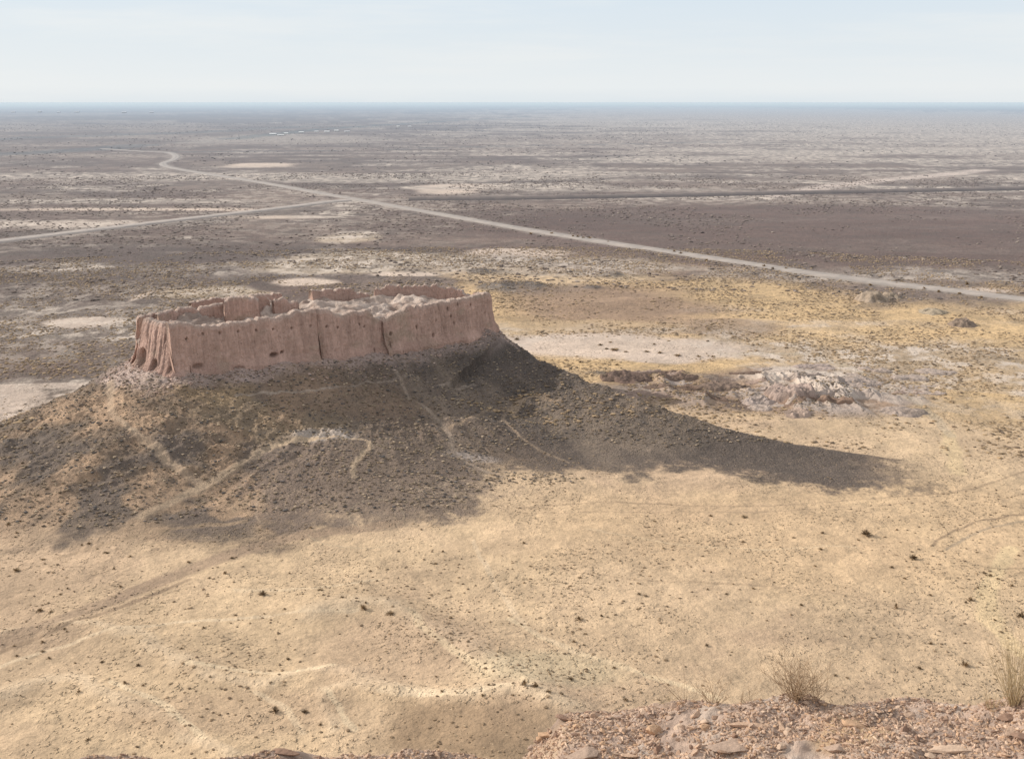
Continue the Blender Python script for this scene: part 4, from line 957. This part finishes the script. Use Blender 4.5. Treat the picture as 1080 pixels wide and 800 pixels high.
# ------------------------------------------------------------------ mud ruins and mounds on the flats
M_MUD = attr_material('eroded_pale_clay', bumps=(1.0, .5), var=.3, scale=.5)
def mound(name, px, py, wpx, hm, dep, label, cat, tone, seed, rug=.5, steep=1.0, n=90, group=None, turn=0.):
    x0, y0, z0 = ground_hit(px, py); a = wpx/2*math.hypot(y0, H)/F; b = dep
    u = np.linspace(-1.25, 1.25, n); U, W = np.meshgrid(u, u, indexing='ij')
    q = np.sqrt(U**2+W**2)+(fbm(U*2+seed, W*2, 3, seed)-.5)*.5
    h = ss(1.0, 1-.75/steep, q); rd = ridged(U*a/3.0, W*b/3.0, 4, seed+3)
    X, Y = U*a+W*b*turn*.5, W*b+U*a*turn; Z = hm*h*(1-rug*.6+rug*1.2*(rd-.4))-.4
    Zg = height(X+x0, Y+y0); Z = np.where(h > .01, Z+Zg-z0, Zg-z0-.6)
    c = np.tile(np.array(tone), (n, n, 1)); c = mixc(c, tuple(np.array(tone)*.55), ss(.62, .45, rd)*.8)
    c = mixc(c, (.30, .19, .14), ss(.7, 1.0, q)*.4)
    o = link(name, mesh_np(name, np.stack([X, Y, Z], -1).reshape(-1, 3), grid_faces(n, n), c.reshape(-1, 3)), M_MUD, label=label, category=cat)
    o.location = (x0, y0, z0)
    if group: o['group'] = group
    return o
rl = random.Random(4)
for i in range(30):
    px = rl.uniform(630, 985); py = 388+(rl.random())*44*(1-.3*abs(px-800)/170)+ (4 if px < 700 else 0)
    pale = rl.random() < .35+.4*(px > 800)
    mound('clay_ledge', px, py, rl.uniform(26, 60), rl.uniform(.6, 1.5), rl.uniform(2.0, 4.5), 'low broken ledge of eroded clay on the ruined ground behind the hill', 'clay ledge',
          (.44, .355, .305) if pale else rl.choice([(.20, .14, .11), (.30, .205, .155), (.38, .28, .23)]), 20+i, .9, 2.2, 46, 'broken clay ledges on the ruined ground', rl.uniform(-.5, .35))
mound('mud_ruin', 834, 415, 56, 2.8, 8, 'tall pale mud ruin with a steep reddish front, centre of the ruined ground', 'mud ruin', (.42, .32, .275), 5, .5, 2.2)
mound('mud_ruin', 900, 404, 76, 1.0, 8, 'long whitish mud ruin behind and right of the tallest one', 'mud ruin', (.40, .325, .285), 6, .8, 1.6)
mound('mud_ruin', 955, 434, 66, 1.2, 6, 'low whitish mud ruin farthest right on the ruined ground', 'mud ruin', (.42, .335, .285), 7, .8, 1.6)
mound('mud_ruin', 858, 387, 64, .9, 7, 'flat pale mud ruin at the back of the ruined ground', 'mud ruin', (.44, .35, .31), 8, .8, 1.5)
mound('mud_ruin', 762, 408, 66, 1.5, 6, 'dark brown mud ruin left of the tallest one', 'mud ruin', (.24, .175, .14), 9, .7, 1.6)
mound('mud_ruin', 665, 399, 60, 1.5, 6, 'dark low mud ruin closest to the ridge of the hill', 'mud ruin', (.20, .14, .115), 10, .6, 1.8)
mound('mud_ruin', 800, 423, 44, 1.5, 5, 'small striped mud ruin in front of the tallest one', 'mud ruin', (.42, .34, .30), 14, .8, 1.6)
mound('mud_ruin', 840, 436, 40, 1.4, 5, 'low pinkish mud ruin nearest the camera on the ruined ground', 'mud ruin', (.44, .33, .27), 15, .8, 1.6)
mound('spoil_mound', 919, 316, 42, 4.2, 10, 'smooth conical earth mound beside the gravel road', 'mound', (.36, .285, .22), 11, .15, 1.0)
mound('spoil_mound', 938, 313, 26, 2.6, 8, 'small earth mound behind the right shoulder of the conical mound', 'mound', (.34, .27, .21), 12, .25, 1.0)
mound('spoil_mound', 1015, 342, 34, 2.8, 8, 'dark scrub topped mound on the yellow sand at right', 'mound', (.25, .19, .15), 13, .5, 1.0)
mound('spoil_mound', 985, 329, 44, 1.6, 9, 'flat pale heap on the yellow sand left of the dark mound', 'mound', (.42, .34, .25), 17, .5, 1.0)

# ------------------------------------------------------------------ far white farm buildings
def hz_mat(name, c, r):
    f_ = float(haze_f(r)); s = NT(name); pos = s.n('ShaderNodeNewGeometry').outputs['Position']
    k = tuple(a*(1-f_)+b*f_ for a, b in zip(c, HAZE)); k2 = tuple(v*.93 for v in k)  # wall and roof colours with distance haze blended in
    return s.out(s.mix(s.step(s.noise(pos, .3, 3), .4, .6), k, k2))
import bmesh
def prism(name, L, W, h, rise_, mat, parent, roof=False):
    bm = bmesh.new()
    if not roof:
        V = [(-L/2, -W/2, 0), (L/2, -W/2, 0), (L/2, W/2, 0), (-L/2, W/2, 0)]; vb = [bm.verts.new(v) for v in V]; vt = [bm.verts.new((v[0], v[1], h)) for v in V]
        for i in range(4): bm.faces.new((vb[i], vb[(i+1) % 4], vt[(i+1) % 4], vt[i]))
        bm.faces.new(vt)
    else:
        e = .6; vs = [bm.verts.new(v) for v in [(-L/2-e, -W/2-e, h+.02), (L/2+e, -W/2-e, h+.02), (L/2+e, W/2+e, h+.02), (-L/2-e, W/2+e, h+.02), (-L/2-e, 0, h+rise_), (L/2+e, 0, h+rise_)]]
        for f_ in ((0, 1, 5, 4), (2, 3, 4, 5), (0, 4, 3), (1, 2, 5), (3, 2, 1, 0)): bm.faces.new([vs[i] for i in f_])
    me = bpy.data.meshes.new(name); bm.to_mesh(me); bm.free(); return link(name, me, mat, parent)
for grp, r_, spots, lab in (('far white sheds on the horizon plain', 7400, [(42, 118.6), (62, 118.8), (81, 118.7), (131, 119.3), (160, 119.1), (14, 118.6)], 'low white farm shed near the horizon at the far left'),
                            ('white farm houses beyond the silt pans', 3000, [(288, 142.5), (302, 141.5), (318, 140.5), (334, 139.4), (345, 139.8), (355, 138.8), (366, 139.4), (296, 143.2), (420, 134.2), (432, 134.4)], 'tiny white farm house in the cluster beside the dark canal line')):
    mw = hz_mat('white_wash', (.66, .65, .63), r_*.55); mr = hz_mat('tin_roof', (.9, .9, .9), r_*.5)
    L = 30 if r_ > 5000 else 14
    proto = None
    for px, py in spots:
        x, y = at(px, py)
        t = thing('farm_shed' if r_ > 5000 else 'farm_house', lab, 'building', (x, y, 0), grp)
        t.rotation_euler = (0, 0, random.uniform(-.2, .2)); t.scale = (random.uniform(.6, 1.2), 1, random.uniform(.7, 1.1))
        if proto is None: proto = [prism('wall', L, L*.45, L*.18, 0, mw, t), prism('roof', L, L*.45, L*.18, L*.12, mr, t, True)]
        else:
            for p_ in proto:
                q_ = p_.copy(); COL.objects.link(q_); q_.parent = t

# ------------------------------------------------------------------ sky, sun, camera
w = bpy.data.worlds.new('World'); sc.world = w; w.use_nodes = True; nt = w.node_tree; nt.nodes.clear()
SUN_EL = math.radians(25); sun_from = (-.94, .34)            # the sun stands left, a little beyond the fort
az_ = math.atan2(sun_from[0], sun_from[1])
def W(t, **k):
    n_ = nt.nodes.new(t)
    for a, b in k.items(): setattr(n_, a, b)
    return n_
sky = W('ShaderNodeTexSky', sky_type='NISHITA', sun_disc=False); sky.sun_elevation = SUN_EL; sky.sun_rotation = az_; sky.dust_density = 3; sky.air_density = 1.0
bg = W('ShaderNodeBackground'); bg.inputs[1].default_value = 1.0; out = W('ShaderNodeOutputWorld')
tc = W('ShaderNodeTexCoord'); sep = W('ShaderNodeSeparateXYZ'); nt.links.new(tc.outputs['Generated'], sep.inputs[0])
ramp = W('ShaderNodeValToRGB'); e = ramp.color_ramp.elements
e[0].position = 0.0; e[0].color = (.80, .86, .90, 1); e[1].position = 1.0; e[1].color = (.66, .67, .70, 1)
for p_, c_ in ((.012, (.88, .92, .935, 1)), (.05, (.80, .87, .92, 1)), (.095, (.73, .83, .92, 1)), (.35, (.74, .77, .79, 1))):
    k_ = e.new(p_); k_.color = c_
nt.links.new(sep.outputs[2], ramp.inputs[0])
mp = W('ShaderNodeMapping'); mp.inputs['Scale'].default_value = (1.6, 1.6, 16); nt.links.new(tc.outputs['Generated'], mp.inputs[0])
nz = W('ShaderNodeTexNoise'); nz.inputs['Scale'].default_value = 2.2; nz.inputs['Detail'].default_value = 7; nz.inputs['Roughness'].default_value = .6; nt.links.new(mp.outputs[0], nz.inputs['Vector'])
mr_ = W('ShaderNodeMapRange', interpolation_type='SMOOTHSTEP'); nt.links.new(nz.outputs[0], mr_.inputs[0]); mr_.inputs[1].default_value = .42; mr_.inputs[2].default_value = .72; mr_.inputs[4].default_value = .55
mc = W('ShaderNodeMix', data_type='RGBA'); nt.links.new(mr_.outputs[0], mc.inputs[0]); nt.links.new(ramp.outputs[0], mc.inputs[6]); mc.inputs[7].default_value = (.91, .93, .93, 1)
sk = W('ShaderNodeMix', data_type='RGBA', blend_type='MULTIPLY'); sk.inputs[0].default_value = 1; nt.links.new(sky.outputs[0], sk.inputs[6]); sk.inputs[7].default_value = (.1, .1, .1, 1)
mx = W('ShaderNodeMix', data_type='RGBA'); mx.inputs[0].default_value = .92; nt.links.new(sk.outputs[2], mx.inputs[6]); nt.links.new(mc.outputs[2], mx.inputs[7])
nt.links.new(mx.outputs[2], bg.inputs[0]); nt.links.new(bg.outputs[0], out.inputs[0])

sl = bpy.data.lights.new('sun', 'SUN'); sl.energy = 4.3; sl.angle = math.radians(.6); sl.color = (1, .93, .82)
so = bpy.data.objects.new('sun', sl); COL.objects.link(so)
from mathutils import Vector
dv = Vector((sun_from[0]*math.cos(SUN_EL), sun_from[1]*math.cos(SUN_EL), math.sin(SUN_EL))); so.rotation_euler = dv.to_track_quat('Z', 'Y').to_euler()

cam = bpy.data.cameras.new('camera'); co = bpy.data.objects.new('camera', cam); COL.objects.link(co); sc.camera = co
co.location = (0, 0, H); co.rotation_euler = (math.pi/2-PITCH, 0, 0); cam.sensor_width = 36; cam.lens = 36*F/1080; cam.clip_start = .1; cam.clip_end = 200000
sc.view_settings.view_transform = 'Standard'; sc.view_settings.look = 'None'; sc.view_settings.exposure = 0; sc.view_settings.gamma = 1
print('done', time.time()-T0)
